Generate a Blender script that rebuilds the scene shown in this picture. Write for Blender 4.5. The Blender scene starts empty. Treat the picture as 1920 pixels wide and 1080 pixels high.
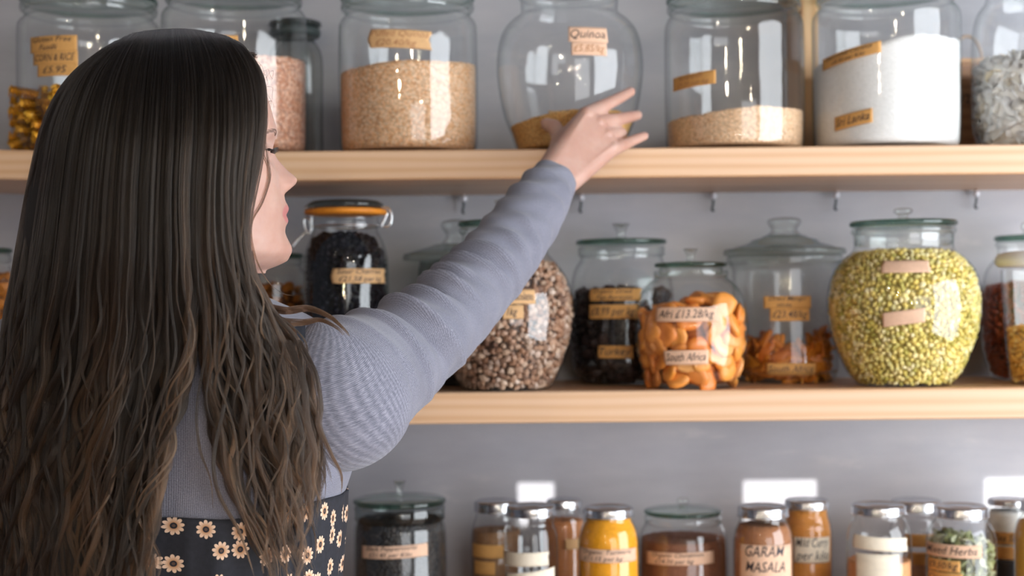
import bpy, bmesh, math, random
import numpy as np
from mathutils import Vector, Matrix
from mathutils.bvhtree import BVHTree
random.seed(7); rng = np.random.default_rng(11)
sc = bpy.context.scene
C = sc.collection
PI = math.pi

# ------------------------------------------------------------------ camera
F = 1920 * 50 / 36.0                       # focal length in pixels
EX, EY, EZ = 960.0, 570.0, 1.35            # principal point, eye height
ROLL = math.radians(0.55)
cr, sr = math.cos(ROLL), math.sin(ROLL)
cam_d = bpy.data.cameras.new('camera'); cam = bpy.data.objects.new('camera', cam_d); C.objects.link(cam)
cam_d.lens = 50; cam_d.sensor_width = 36; cam_d.sensor_fit = 'HORIZONTAL'
cam_d.shift_y = 30 / 1920.0
cam.matrix_world = Matrix(((cr, sr, 0, 0), (0, 0, -1, 0), (-sr, cr, 0, EZ), (0, 0, 0, 1)))
cam_d.clip_start = 0.05
cam_d.dof.use_dof = True; cam_d.dof.focus_distance = 1.40; cam_d.dof.aperture_fstop = 4.2
cam_d.dof.aperture_blades = 0
sc.camera = cam

def P(px, py, Y):
    """world point seen at photograph pixel (px,py) at distance Y"""
    a = (px - EX) / F * Y; b = -(py - EY) / F * Y
    return Vector((a * cr + b * sr, Y, -a * sr + b * cr + EZ))
def M(px, Y): return px / F * Y             # pixel length to metres

# ------------------------------------------------------------------ view, world, lights
sc.view_settings.view_transform = 'Standard'; sc.view_settings.look = 'None'
sc.view_settings.gamma = 1.0; sc.view_settings.use_curve_mapping = False
sc.view_settings.exposure = 0.86
sc.cycles.transparent_max_bounces = 40
sc.cycles.max_bounces = 10; sc.cycles.glossy_bounces = 4; sc.cycles.transmission_bounces = 8; sc.cycles.diffuse_bounces = 3
sc.cycles.use_denoising = True
sc.cycles.caustics_reflective = False; sc.cycles.caustics_refractive = False
sc.cycles.sample_clamp_indirect = 4.0
W = bpy.data.worlds.new('world'); sc.world = W; W.use_nodes = True
bg = W.node_tree.nodes['Background']; bg.inputs[0].default_value = (0.80, 0.85, 1.0, 1); bg.inputs[1].default_value = 0.08

def area(name, loc, look, sx, sy, e, col):
    d = bpy.data.lights.new(name, 'AREA'); d.shape = 'RECTANGLE'; d.size = sx; d.size_y = sy; d.energy = e; d.color = col
    o = bpy.data.objects.new(name, d); C.objects.link(o); o.location = loc
    o.rotation_euler = (Vector(look) - Vector(loc)).to_track_quat('-Z', 'Y').to_euler()
    return o
area('window_light_right', (2.10, 0.62, 1.24), (0.3, 1.9, 1.22), 1.7, 2.1, 56, (0.89, 0.945, 1.0))
area('window_light_behind', (1.3, -2.3, 1.15), (0.3, 1.9, 1.1), 2.0, 2.0, 26, (0.93, 0.96, 1.0))
SUN_TAN, SUN_SX = 0.393, 0.25           # low sun, shaped into patches by an added slotted wall behind the camera
sd_ = bpy.data.lights.new('sun', 'SUN'); sd_.energy = 4.5; sd_.angle = math.radians(0.12); sd_.color = (1.0, 0.97, 0.92)
so_ = bpy.data.objects.new('sun', sd_); C.objects.link(so_); so_.location = (2, -4, 4)
so_.rotation_euler = Vector((-SUN_SX, 1.0, -SUN_TAN)).to_track_quat('-Z', 'Y').to_euler()
rb = random.Random(5)
for i in range(10):                      # small warm bulbs strung through the shop behind the camera
    d = bpy.data.lights.new('bulb', 'POINT'); d.energy = rb.uniform(3, 6); d.shadow_soft_size = rb.uniform(0.020, 0.026); d.color = (1.0, 0.84, 0.62)
    o = bpy.data.objects.new('bulb_light', d); C.objects.link(o)
    o.location = (-1.7 + 3.3 * (i + rb.random()) / 10, rb.uniform(-2.1, -0.5), rb.choice([1.35, 1.6, 1.9, 2.1, 2.3, 2.5]) + rb.uniform(-.12, .12))

# ------------------------------------------------------------------ helpers
def tag(o, label=None, cat=None, group=None, kind=None):
    if label: o['label'] = label
    if cat: o['category'] = cat
    if group: o['group'] = group
    if kind: o['kind'] = kind
    return o
def empty(name, loc, label, cat, group=None):
    o = bpy.data.objects.new(name, None); C.objects.link(o); o.location = loc; o.empty_display_size = 0.02
    return tag(o, label, cat, group)
def mesh_obj(name, verts, faces, mat, parent=None, smooth=True, loc=None, uv=None):
    me = bpy.data.meshes.new(name)
    me.from_pydata([tuple(v) for v in verts], [], [tuple(f) for f in faces])
    if uv is not None:
        lay = me.uv_layers.new(name='UVMap')
        idx = np.empty(len(me.loops), dtype=np.int32); me.loops.foreach_get('vertex_index', idx)
        lay.data.foreach_set('uv', np.asarray(uv, dtype=np.float32)[idx].ravel())
    if smooth: me.shade_smooth()
    if mat: me.materials.append(mat)
    o = bpy.data.objects.new(name, me); C.objects.link(o)
    if parent: o.parent = parent
    if loc is not None: o.location = loc
    return o
def bm_obj(name, bm, mat, parent=None, smooth=True, loc=None):
    me = bpy.data.meshes.new(name); bm.to_mesh(me); bm.free()
    if smooth: me.shade_smooth()
    if mat: me.materials.append(mat)
    o = bpy.data.objects.new(name, me); C.objects.link(o)
    if parent: o.parent = parent
    if loc is not None: o.location = loc
    return o
def catmull(pts, n):
    """resample a control polyline smoothly to n points (uniform parameter by chord length)"""
    p = np.asarray(pts, float)
    d = np.r_[0, np.cumsum(np.linalg.norm(np.diff(p, axis=0), axis=1))]
    t = np.linspace(0, d[-1], n)
    q = np.vstack([2 * p[0] - p[1], p, 2 * p[-1] - p[-2]])
    i = np.clip(np.searchsorted(d, t, side='right') - 1, 0, len(p) - 2)
    u = ((t - d[i]) / np.maximum(d[i + 1] - d[i], 1e-9))[:, None]
    a, b, c, e = q[i], q[i + 1], q[i + 2], q[i + 3]
    return 0.5 * ((2 * b) + (c - a) * u + (2 * a - 5 * b + 4 * c - e) * u ** 2 + (3 * b - a - 3 * c + e) * u ** 3)
def lathe(prof, n=56, close_top=False, close_bottom=True):
    V, Fc = [], []
    for r, z in prof:
        for k in range(n):
            a = 2 * PI * k / n; V.append((r * math.cos(a), r * math.sin(a), z))
    m = len(prof)
    for i in range(m - 1):
        for k in range(n):
            k2 = (k + 1) % n
            Fc.append((i * n + k, i * n + k2, (i + 1) * n + k2, (i + 1) * n + k))
    if close_bottom: Fc.append(tuple(range(n - 1, -1, -1)))
    if close_top: Fc.append(tuple(range((m - 1) * n, m * n)))
    return V, Fc
def tube(pts, rad, n=8, cap=True):
    pts = [Vector(p) for p in pts]; m = len(pts)
    rads = rad if hasattr(rad, '__len__') else [rad] * m
    V, Fc = [], []; prev = None
    for i, p in enumerate(pts):
        t = (pts[min(i + 1, m - 1)] - pts[max(i - 1, 0)]).normalized()
        if prev is None:
            a = t.orthogonal().normalized()
        else:
            a = (prev - t * prev.dot(t)).normalized()
        b = t.cross(a); prev = a
        for k in range(n):
            th = 2 * PI * k / n
            V.append(p + (a * math.cos(th) + b * math.sin(th)) * rads[i])
    for i in range(m - 1):
        for k in range(n):
            k2 = (k + 1) % n
            Fc.append((i * n + k, i * n + k2, (i + 1) * n + k2, (i + 1) * n + k))
    if cap: Fc.append(tuple(range(n - 1, -1, -1))); Fc.append(tuple(range((m - 1) * n, m * n)))
    return V, Fc
def merge(parts):
    V, Fc = [], []
    for v, f in parts:
        o = len(V); V += list(v); Fc += [tuple(i + o for i in q) for q in f]
    return V, Fc
def box_bm(x0, x1, y0, y1, z0, z1, bevel=0.0, bm=None):
    own = bm or bmesh.new()
    r = bmesh.ops.create_cube(own, size=1.0)
    bmesh.ops.scale(own, vec=(x1 - x0, y1 - y0, z1 - z0), verts=r['verts'])
    bmesh.ops.translate(own, vec=((x0 + x1) / 2, (y0 + y1) / 2, (z0 + z1) / 2), verts=r['verts'])
    if bevel: bmesh.ops.bevel(own, geom=list({e for v in r['verts'] for e in v.link_edges}), offset=bevel, segments=2, affect='EDGES')
    return own

# ------------------------------------------------------------------ material helpers
class NT:
    def __init__(s, name):
        s.m = bpy.data.materials.new(name); s.m.use_nodes = True; s.t = s.m.node_tree; s.t.nodes.clear()
        s.out = s.n('ShaderNodeOutputMaterial')
    def n(s, ty, **kw):
        nd = s.t.nodes.new(ty)
        for k, v in kw.items(): setattr(nd, k, v)
        return nd
    def l(s, a, b): s.t.links.new(a, b)
    def val(s, sock, v):
        if hasattr(v, 'is_output') or hasattr(v, 'links'): s.l(v, sock)
        else: sock.default_value = v
    def math(s, op, a, b=None, c=None):
        nd = s.n('ShaderNodeMath', operation=op); s.val(nd.inputs[0], a)
        if b is not None: s.val(nd.inputs[1], b)
        if c is not None: s.val(nd.inputs[2], c)
        return nd.outputs[0]
    def ramp(s, fac, stops, interp='LINEAR'):
        nd = s.n('ShaderNodeValToRGB'); nd.color_ramp.interpolation = interp
        e = nd.color_ramp.elements
        while len(e) < len(stops): e.new(0.5)
        for el, (p, c) in zip(e, stops): el.position = p; el.color = (*c, 1) if len(c) == 3 else c
        s.val(nd.inputs[0], fac); return nd.outputs[0]
    def mix(s, fac, a, b):
        nd = s.n('ShaderNodeMix', data_type='RGBA'); s.val(nd.inputs[0], fac)
        for k, v in ((6, a), (7, b)): s.val(nd.inputs[k], (*v, 1) if isinstance(v, tuple) and len(v) == 3 else v)
        return nd.outputs[2]
    def coord(s, which='Object', scale=(1, 1, 1), rot=(0, 0, 0)):
        tc = s.n('ShaderNodeTexCoord'); mp = s.n('ShaderNodeMapping')
        mp.inputs['Scale'].default_value = scale; mp.inputs['Rotation'].default_value = rot
        s.l(tc.outputs[which], mp.inputs[0]); return mp.outputs[0]
    def noise(s, vec, scale, detail=4, rough=0.5, out=0):
        nd = s.n('ShaderNodeTexNoise'); nd.inputs['Scale'].default_value = scale
        nd.inputs['Detail'].default_value = detail; nd.inputs['Roughness'].default_value = rough
        if vec is not None: s.l(vec, nd.inputs['Vector'])
        return nd.outputs[out]
    def bsdf(s, col, rough=0.5, metal=0.0, bump=None, bstr=0.3, bdist=0.001, **kw):
        b = s.n('ShaderNodeBsdfPrincipled')
        s.val(b.inputs['Base Color'], (*col, 1) if isinstance(col, tuple) and len(col) == 3 else col)
        s.val(b.inputs['Roughness'], rough); b.inputs['Metallic'].default_value = metal
        for k, v in kw.items(): s.val(b.inputs[k.replace('_', ' ')], v)
        if bump is not None:
            bn = s.n('ShaderNodeBump'); bn.inputs['Strength'].default_value = bstr; bn.inputs['Distance'].default_value = bdist
            s.l(bump, bn.inputs['Height']); s.l(bn.outputs[0], b.inputs['Normal'])
        s.l(b.outputs[0], s.out.inputs[0]); return b

def srgb(r, g, b):
    f = lambda c: (c / 255 / 12.92) if c / 255 <= 0.04045 else ((c / 255 + 0.055) / 1.055) ** 2.4
    return (f(r), f(g), f(b))

def m_plain(name, col, rough=0.5, metal=0.0, var=0.12, scale=40):
    t = NT(name); v = t.coord('Object'); nz = t.noise(v, scale)
    lo = tuple(c * (1 - var) for c in col); hi = tuple(min(1, c * (1 + var)) for c in col)
    t.bsdf(t.ramp(nz, [(0.3, lo), (0.7, hi)]), rough, metal); return t.m
def m_glass(name, tint=(0.985, 0.992, 0.99), edge=(0.45, 0.50, 0.48), refl=0.85, knee=0.55):
    """thin blown glass: see-through, reflective at grazing angles, tinted where the line of sight runs along the wall"""
    t = NT(name)
    lw = t.n('ShaderNodeLayerWeight'); lw.inputs[0].default_value = 0.5
    fac = lw.outputs['Facing']
    col = t.ramp(fac, [(0.0, tint), (knee, tint), (0.86, tuple((a + b) / 2 for a, b in zip(tint, edge))), (0.97, edge)])
    nz = t.noise(t.coord('Object'), 14, 2)
    bn = t.n('ShaderNodeBump'); bn.inputs['Strength'].default_value = 0.25; bn.inputs['Distance'].default_value = 0.004
    t.l(nz, bn.inputs['Height'])
    tr = t.n('ShaderNodeBsdfTransparent'); t.l(col, tr.inputs[0])
    gl = t.n('ShaderNodeBsdfGlossy'); gl.inputs['Roughness'].default_value = 0.03; gl.inputs[0].default_value = (1, 1, 1, 1)
    t.l(bn.outputs[0], gl.inputs['Normal'])
    f5 = t.math('POWER', fac, 4.0)
    sch = t.math('MULTIPLY_ADD', f5, refl * 0.6, 0.055)
    mx = t.n('ShaderNodeMixShader'); t.l(sch, mx.inputs[0]); t.l(tr.outputs[0], mx.inputs[1]); t.l(gl.outputs[0], mx.inputs[2])
    t.l(mx.outputs[0], t.out.inputs[0]); return t.m
def m_wood(name, c1, c2, c3, axis=0, rough=0.38):
    t = NT(name)
    sca = [9.0, 9.0, 9.0]; sca[axis] = 0.7
    v = t.coord('Object', tuple(sca))
    n1 = t.noise(v, 1.6, 5, 0.55)
    wv = t.n('ShaderNodeTexWave', wave_type='BANDS', bands_direction='Z' if axis == 0 else 'X'); wv.inputs['Scale'].default_value = 2.3
    wv.inputs['Distortion'].default_value = 5.0; wv.inputs['Detail'].default_value = 2; wv.inputs['Detail Scale'].default_value = 0.7
    t.l(v, wv.inputs['Vector'])
    f = t.math('ADD', t.math('MULTIPLY', wv.outputs[1], 0.45), t.math('MULTIPLY', n1, 0.55))
    col = t.ramp(f, [(0.10, c3), (0.5, c1), (0.9, c2)])
    fs = [420.0] * 3; fs[axis] = 8.0
    fine = t.noise(t.coord('Object', tuple(fs)), 1.0, 2)
    col2 = t.mix(t.math('MULTIPLY', fine, 0.22), col, c3)
    b = t.bsdf(col2, rough, bump=fine, bstr=0.15, bdist=0.0006); b.inputs['Specular IOR Level'].default_value = 0.75; return t.m
def m_grain(name, cols, size, bump=0.5, rough=0.6, dark=0.60, patch=0.0):
    t = NT(name); v = t.coord('Object')
    vo = t.n('ShaderNodeTexVoronoi'); vo.inputs['Scale'].default_value = 1.0 / size; t.l(v, vo.inputs['Vector'])
    sp = t.n('ShaderNodeSeparateColor'); t.l(vo.outputs['Color'], sp.inputs[0])
    col = t.ramp(sp.outputs[0], [(i / max(1, len(cols) - 1), c) for i, c in enumerate(cols)])
    d = t.ramp(vo.outputs['Distance'], [(0.25, (1, 1, 1)), (0.75, (dark, dark, dark))])
    mu = t.n('ShaderNodeMix', data_type='RGBA', blend_type='MULTIPLY'); mu.inputs[0].default_value = 1.0
    t.l(col, mu.inputs[6]); t.l(d, mu.inputs[7])
    h = t.math('SUBTRACT', 1.0, vo.outputs['Distance'])
    t.bsdf(mu.outputs[2], rough, bump=h, bstr=bump, bdist=size * 0.5); return t.m
def m_islands(name, cols, rough=0.5, bump_scale=300, bstr=0.2, spec=0.4, mottle=0.35):
    """each loose piece of the mesh takes its own tone"""
    t = NT(name); g = t.n('ShaderNodeNewGeometry')
    col = t.ramp(g.outputs['Random Per Island'], [(i / max(1, len(cols) - 1), c) for i, c in enumerate(cols)])
    nz = t.noise(t.coord('Object'), bump_scale, 3)
    col2 = t.mix(t.math('MULTIPLY', nz, mottle), col, tuple(c * 0.5 for c in cols[0]))
    b = t.bsdf(col2, rough, bump=nz, bstr=bstr, bdist=0.001)
    if name == 'coconut_chip':
        b.inputs['Subsurface Weight'].default_value = 0.8; b.inputs['Subsurface Radius'].default_value = (.012, .012, .011); b.inputs['Subsurface Scale'].default_value = 1.0
    b.inputs['Specular IOR Level'].default_value = spec
    return t.m
def m_objrandom(name, cols, rough=0.45, bump_scale=120, sss=0.0):
    t = NT(name); g = t.n('ShaderNodeObjectInfo')
    col = t.ramp(g.outputs['Random'], [(i / max(1, len(cols) - 1), c) for i, c in enumerate(cols)])
    nz = t.noise(t.coord('Object'), bump_scale, 4)
    col2 = t.mix(t.math('MULTIPLY', nz, 0.35), col, tuple(c * 0.5 for c in cols[0]))
    t.bsdf(col2, rough, bump=nz, bstr=0.5, bdist=0.002); return t.m

G = m_glass('jar_glass')
G_EDGE = m_glass('lid_glass_green', (0.90, 0.95, 0.93), (0.30, 0.42, 0.37), 1.3, 0.7)
G_SIDE = m_glass('lid_glass_rim', (0.30, 0.44, 0.38), (0.08, 0.16, 0.13), 1.2, 0.3)
G_THICK = m_glass('thick_glass', (0.95, 0.97, 0.96), (0.36, 0.42, 0.40), 1.2, 0.4)
G_KNOB = m_glass('knob_glass', (0.93, 0.95, 0.94), (0.42, 0.46, 0.45), 1.5, 0.3)
def m_steel():
    t = NT('brushed_steel'); nz = t.noise(t.coord('Object', (30, 30, 900)), 1.0, 2)
    t.bsdf(t.ramp(nz, [(0.3, (0.50, 0.51, 0.54)), (0.7, (0.68, 0.69, 0.72))]), 0.24, 1.0, bump=nz, bstr=0.08, bdist=0.0005); return t.m
STEEL = m_steel()
WIRE = m_plain('wire_metal', (0.75, 0.76, 0.78), 0.25, 1.0)
RUBBER = m_plain('orange_gasket', srgb(226, 140, 40), 0.5)
WHITE_LID = m_plain('white_plastic', (0.86, 0.86, 0.85), 0.35, var=0.03)
def m_paper(name, c):
    t = NT(name); v = t.coord('Object'); nz = t.noise(v, 90, 5, 0.65); cr_ = t.noise(v, 700, 2)
    t.bsdf(t.ramp(nz, [(0.3, tuple(x * 0.86 for x in c)), (0.7, c)]), 0.75, bump=cr_, bstr=0.25, bdist=0.0003); return t.m
PAPER = m_paper('kraft_tape', srgb(216, 172, 122)); PAPER_P = m_paper('pale_tape', srgb(226, 186, 158)); PAPER_O = m_paper('orange_tape', srgb(214, 160, 92))
PAPER_W = m_paper('cream_tape', srgb(236, 224, 204))
INK = m_plain('ink', (0.035, 0.025, 0.03), 0.6); INK_F = m_plain('faded_ink', srgb(170, 120, 80), 0.7)

# ------------------------------------------------------------------ the setting
Z1, Z2, Z3 = EZ + 0.2070, EZ - 0.1175, EZ - 0.4440     # top faces of the three shelves
YF, YW = 1.90, 2.18
def struct(o, kind='structure'): o['kind'] = kind; return o
def m_wall():
    t = NT('grey_paint'); v = t.coord('Object')
    a = t.noise(v, 2.2, 6, 0.6); b = t.noise(t.coord('Object', (1.5, 1, 7)), 3.0, 4, 0.6)
    f = t.math('ADD', t.math('MULTIPLY', a, 0.6), t.math('MULTIPLY', b, 0.4))
    col = t.ramp(f, [(0.32, srgb(150, 150, 158)), (0.5, srgb(165, 165, 173)), (0.68, srgb(180, 179, 184))])
    sc_ = t.noise(t.coord('Object', (1, 1, 3.5), (0, 0.35, 0)), 5.0, 8, 0.7)
    col2 = t.mix(t.ramp(sc_, [(0.60, (0, 0, 0)), (0.72, (0.5, 0.5, 0.5))]), col, srgb(196, 192, 192))
    t.bsdf(col2, t.ramp(a, [(0.3, (0.32,) * 3), (0.7, (0.5,) * 3)]), bump=t.noise(v, 160, 3), bstr=0.12, bdist=0.001); return t.m
wall = struct(bm_obj('wall_back', box_bm(-1.9, 2.3, YW, YW + 0.1, 0, 2.7), m_wall(), smooth=False))
wf = bmesh.new(); pan = []  # added wall, never in view: blocks the sun except through three slots
zt_ = EZ - 0.1605 + 4.4 * SUN_TAN; zb_ = EZ - 0.34 + 4.68 * SUN_TAN; ox = 4.68 * SUN_SX
box_bm(-4.5, 5.5, -2.51, -2.5, 0, zb_, 0, wf); box_bm(-4.5, 5.5, -2.51, -2.5, zt_, 4.6, 0, wf)
xe = -4.5
for xa, xb_ in ((0.006, 0.064), (0.352, 0.466), (0.722, 0.90)):
    box_bm(xe, xa + ox, -2.51, -2.5, zb_, zt_, 0, wf); xe = xb_ + ox
box_bm(xe, 5.5, -2.51, -2.5, zb_, zt_, 0, wf)
struct(bm_obj('sun_gobo_wall', wf, m_plain('sun_gobo_paint', (0.34, 0.33, 0.33), 0.7), smooth=False))
flo = struct(bm_obj('floor', box_bm(-4.5, 5.5, -2.6, YW + 0.1, -0.06, 0), m_wood('floor_boards', srgb(150, 112, 78), srgb(170, 130, 92), srgb(110, 78, 52), 1), smooth=False))
PINE = m_wood('pine', srgb(210, 170, 133), srgb(217, 183, 151), srgb(193, 146, 105))
def shelf(name, ztop, thick, label, bow=0.0):
    n = 40; bm = bmesh.new()
    xs = np.linspace(-1.25, 1.35, n + 1)
    sec = [(YF, ztop - thick + .002), (YF + .002, ztop - thick), (YW - 0.001, ztop - thick), (YW - 0.001, ztop), (YF + .002, ztop), (YF, ztop - .002)]
    V, Fc = [], []
    for x in xs:
        dz = bow * max(0, (-x - 0.3)) ** 2
        V += [(x, y, z + dz) for y, z in sec]
    k = len(sec)
    for i in range(n):
        for j in range(k): Fc.append((i * k + j, (i + 1) * k + j, (i + 1) * k + (j + 1) % k, i * k + (j + 1) % k))
    Fc.append(tuple(range(k))); Fc.append(tuple(range(n * k + k - 1, n * k - 1, -1)))
    o = mesh_obj(name, V, Fc, PINE, smooth=False)
    return tag(o, label, 'shelf', 'pine wall shelves')
shelf('shelf', Z1, 0.0396, 'thick pine shelf above the face, carrying the jars the hand reaches for', 0.04)
shelf('shelf', Z2, 0.0421, 'middle pine shelf with the sour cherries, apricot and green split pea jars')
shelf('shelf', Z3, 0.040, 'lowest pine shelf under the small spice jars with metal lids')
px0, px1 = P(1503, 100, 2.07).x, P(1535, 100, 2.07).x
up = bm_obj('shelf_upright', box_bm(px0, px1, 2.07, YW - 0.001, Z1 + 0.0005, Z1 + 0.55, 0.002), m_wood('pine_upright', srgb(236, 194, 142), srgb(244, 208, 164), srgb(216, 164, 112), 2), smooth=False)
tag(up, 'narrow vertical pine post standing on the top shelf between two glass jars', 'post')
# small hooks screwed under the top shelf at the wall
hook_m = m_plain('hook_metal', (0.05, 0.065, 0.07), 0.5); hook_b = m_plain('hook_bead', (0.6, 0.6, 0.66), 0.3, 0.2)
for px, lab in ((870, 'small dark hook under the top shelf, right of the sour cherries jar'), (1090, 'small dark hook under the top shelf, just right of the grey cuff'),
                (1338, 'small dark hook under the top shelf, above the apricot jar'), (1568, 'small dark hook under the top shelf, left of the split pea jar knob'),
                (1831, 'small dark hook under the top shelf, furthest right of five')):
    Yh = YW - 0.014; p = P(px, 372, Yh); zb = Z1 - 0.0396
    r = empty('hanging_hook', (p.x, Yh, zb), lab, 'hook', 'hooks under the top shelf')
    v, f = lathe([(0.0005, -0.0125), (0.004, -0.0105), (0.0055, -0.006), (0.004, -0.0015), (0.0005, 0)], 14)
    mesh_obj('bead', v, f, hook_b, r)
    pts = [(0, 0, -0.011), (-0.001, 0, -0.02), (-0.0025, 0, -0.026), (-0.001, -0.001, -0.0285), (0.0008, -0.0015, -0.0275)]
    v, f = tube(catmull(pts, 16), 0.0018, 8); mesh_obj('shank', v, f, hook_m, r)

# ------------------------------------------------------------------ lettering
_fc = bpy.data.curves.new('letters', 'FONT'); _fo = bpy.data.objects.new('letters', _fc); C.objects.link(_fo)
def text_mesh(s, shear=0.28, thin=0.004):
    _fc.body = s; _fc.size = 1.0; _fc.shear = shear; _fc.offset = 0.0 if 'Q' in s else thin; _fc.resolution_u = 2; _fc.align_x = 'LEFT'
    dg = bpy.context.evaluated_depsgraph_get(); dg.update()
    me = _fo.evaluated_get(dg).to_mesh()
    v = np.array([tuple(q.co)[:2] for q in me.vertices]); f = [tuple(p.vertices) for p in me.polygons]
    _fo.evaluated_get(dg).to_mesh_clear()
    return v, f

# ------------------------------------------------------------------ jars
class Jar: pass
def zp(cx, py, Y): return P(cx, py, Y).z
def jar(name, label, cx, Y, zs, body_px, base='round', glass=None, group=None, cat='jar'):
    """body_px: (half width px, py) from low to high on the silhouette"""
    j = Jar(); j.cx, j.Y, j.zs = cx, Y, zs
    x = P(cx, 600, Y).x if zs < EZ else P(cx, 300, Y).x
    j.X = x
    pts = [(M(h, Y), zp(cx, py, Y) - zs) for h, py in body_px]
    rb = pts[0][0]
    if base == 'round': lo = [(rb * 0.80, 0.0005), (rb * 0.90, 0.0012), (rb * 0.965, 0.006), (rb * 0.995, 0.016)]
    else: lo = [(rb * 0.90, 0.0005), (rb * 0.97, 0.002), (rb, 0.006)]
    prof = lo + [p for p in pts[(1 if base != 'round' else 0):] if p[1] > lo[-1][1] + 0.002]
    pr = catmull(prof, 64); pr[:, 0] = np.maximum(pr[:, 0], 0.003)
    j.pr = pr
    j.R = lambda z: float(np.interp(z, pr[:, 1], pr[:, 0])) if np.isscalar(z) else np.interp(z, pr[:, 1], pr[:, 0])
    j.beta = math.atan2(x, Y)
    j.root = empty(name, (x, Y, zs), label, cat, group)
    v, f = lathe(pr, 72); mesh_obj('glass_body', v, f, glass or G, j.root)
    j.top = pr[-1][1]; j.rt = pr[-1][0]
    return j
def ring_obj(j, name, prof, mat, n=64, close_top=True, close_bottom=True):
    v, f = lathe(prof, n, close_top, close_bottom); return mesh_obj(name, v, f, mat, j.root)
def jz(j, py): return zp(j.cx, py, j.Y) - j.zs
def jr(j, h): return M(h, j.Y)
def lid_disc(j, half, py_top, py_bot, knob=None, plug=None, gap=0.001):
    """flat glass lid with a green edge, an inner collar and a knob of glass"""
    zt, zb, r = jz(j, py_top), jz(j, py_bot), jr(j, half)
    lid = ring_obj(j, 'glass_lid', [(r * 0.2, zb), (r - .002, zb), (r, zb + (zt - zb) * .35), (r, zt - (zt - zb) * .3), (r - 0.002, zt), (r * .5, zt + .0015), (r * .15, zt + .003)], G_EDGE)
    lid.data.materials.append(G_SIDE)
    mi_ = np.zeros(len(lid.data.polygons), dtype=np.int32); mi_[64:64 * 4] = 1; lid.data.polygons.foreach_set('material_index', mi_)
    if plug:
        ph, p0, p1 = plug; rp = jr(j, ph)
        v, f = lathe([(rp * 0.94, jz(j, p1)), (rp, jz(j, p1) + .002), (rp, jz(j, p0)), (rp * 0.9, zb - 0.0003)], 56, False, False); o = mesh_obj('lid_collar', v, f, G_THICK, lid)
    if knob:
        kh, k0, k1, kind = knob; rk = jr(j, kh); a = zt + 0.003; b = jz(j, k0)
        h = b - a
        if kind == 'flare': pr = [(rk * .62, a), (rk * .5, a + h * .15), (rk * .55, a + h * .45), (rk * .82, a + h * .8), (rk, a + h * .95), (rk * .9, b), (rk * .6, b - h * .12), (rk * .1, b - h * .3)]
        elif kind == 'button': pr = [(rk * .7, a), (rk * .45, a + h * .2), (rk * .5, a + h * .35), (rk * .9, a + h * .55), (rk, a + h * .75), (rk * .85, a + h * .93), (rk * .4, b), (rk * .05, b)]
        else: pr = [(rk * .75, a), (rk * .7, a + h * .12), (rk * .6, a + h * .2), (rk * .86, a + h * .32), (rk, a + h * .55), (rk * .93, a + h * .78), (rk * .7, a + h * .94), (rk * .05, b)]
        v, f = lathe(catmull(pr, 30), 32, True); mesh_obj('knob', v, f, G_KNOB, lid)
    return lid
def lid_screw(j, half, py_top, py_bot):
    zt, zb, r = jz(j, py_top), jz(j, py_bot), jr(j, half)
    V, Fc = [], []; n = 120
    prof = [(r, zb, 0), (r + .0008, zb + .001, 0), (r, zb + .002, 0), (r, zb + (zt - zb) * .25, 0), (r - .0007, zb + (zt - zb) * .3, 1), (r - .0007, zt - .003, 1), (r - .001, zt - .0018, 1), (r - .0025, zt, 0), (r - .004, zt, 0), (r - .005, zt - .0007, 0), (r * .5, zt - .0007, 0), (r * .48, zt - .0003, 0), (0.0005, zt - .0003, 0)]
    for rr, z, rib in prof:
        for k in range(n):
            a = 2 * PI * k / n; q = rr + (0.0004 if rib and k % 2 else 0)
            V.append((q * math.cos(a), q * math.sin(a), z))
    for i in range(len(prof) - 1):
        for k in range(n): Fc.append((i * n + k, i * n + (k + 1) % n, (i + 1) * n + (k + 1) % n, (i + 1) * n + k))
    return mesh_obj('screw_lid', V, Fc, STEEL, j.root)
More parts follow.
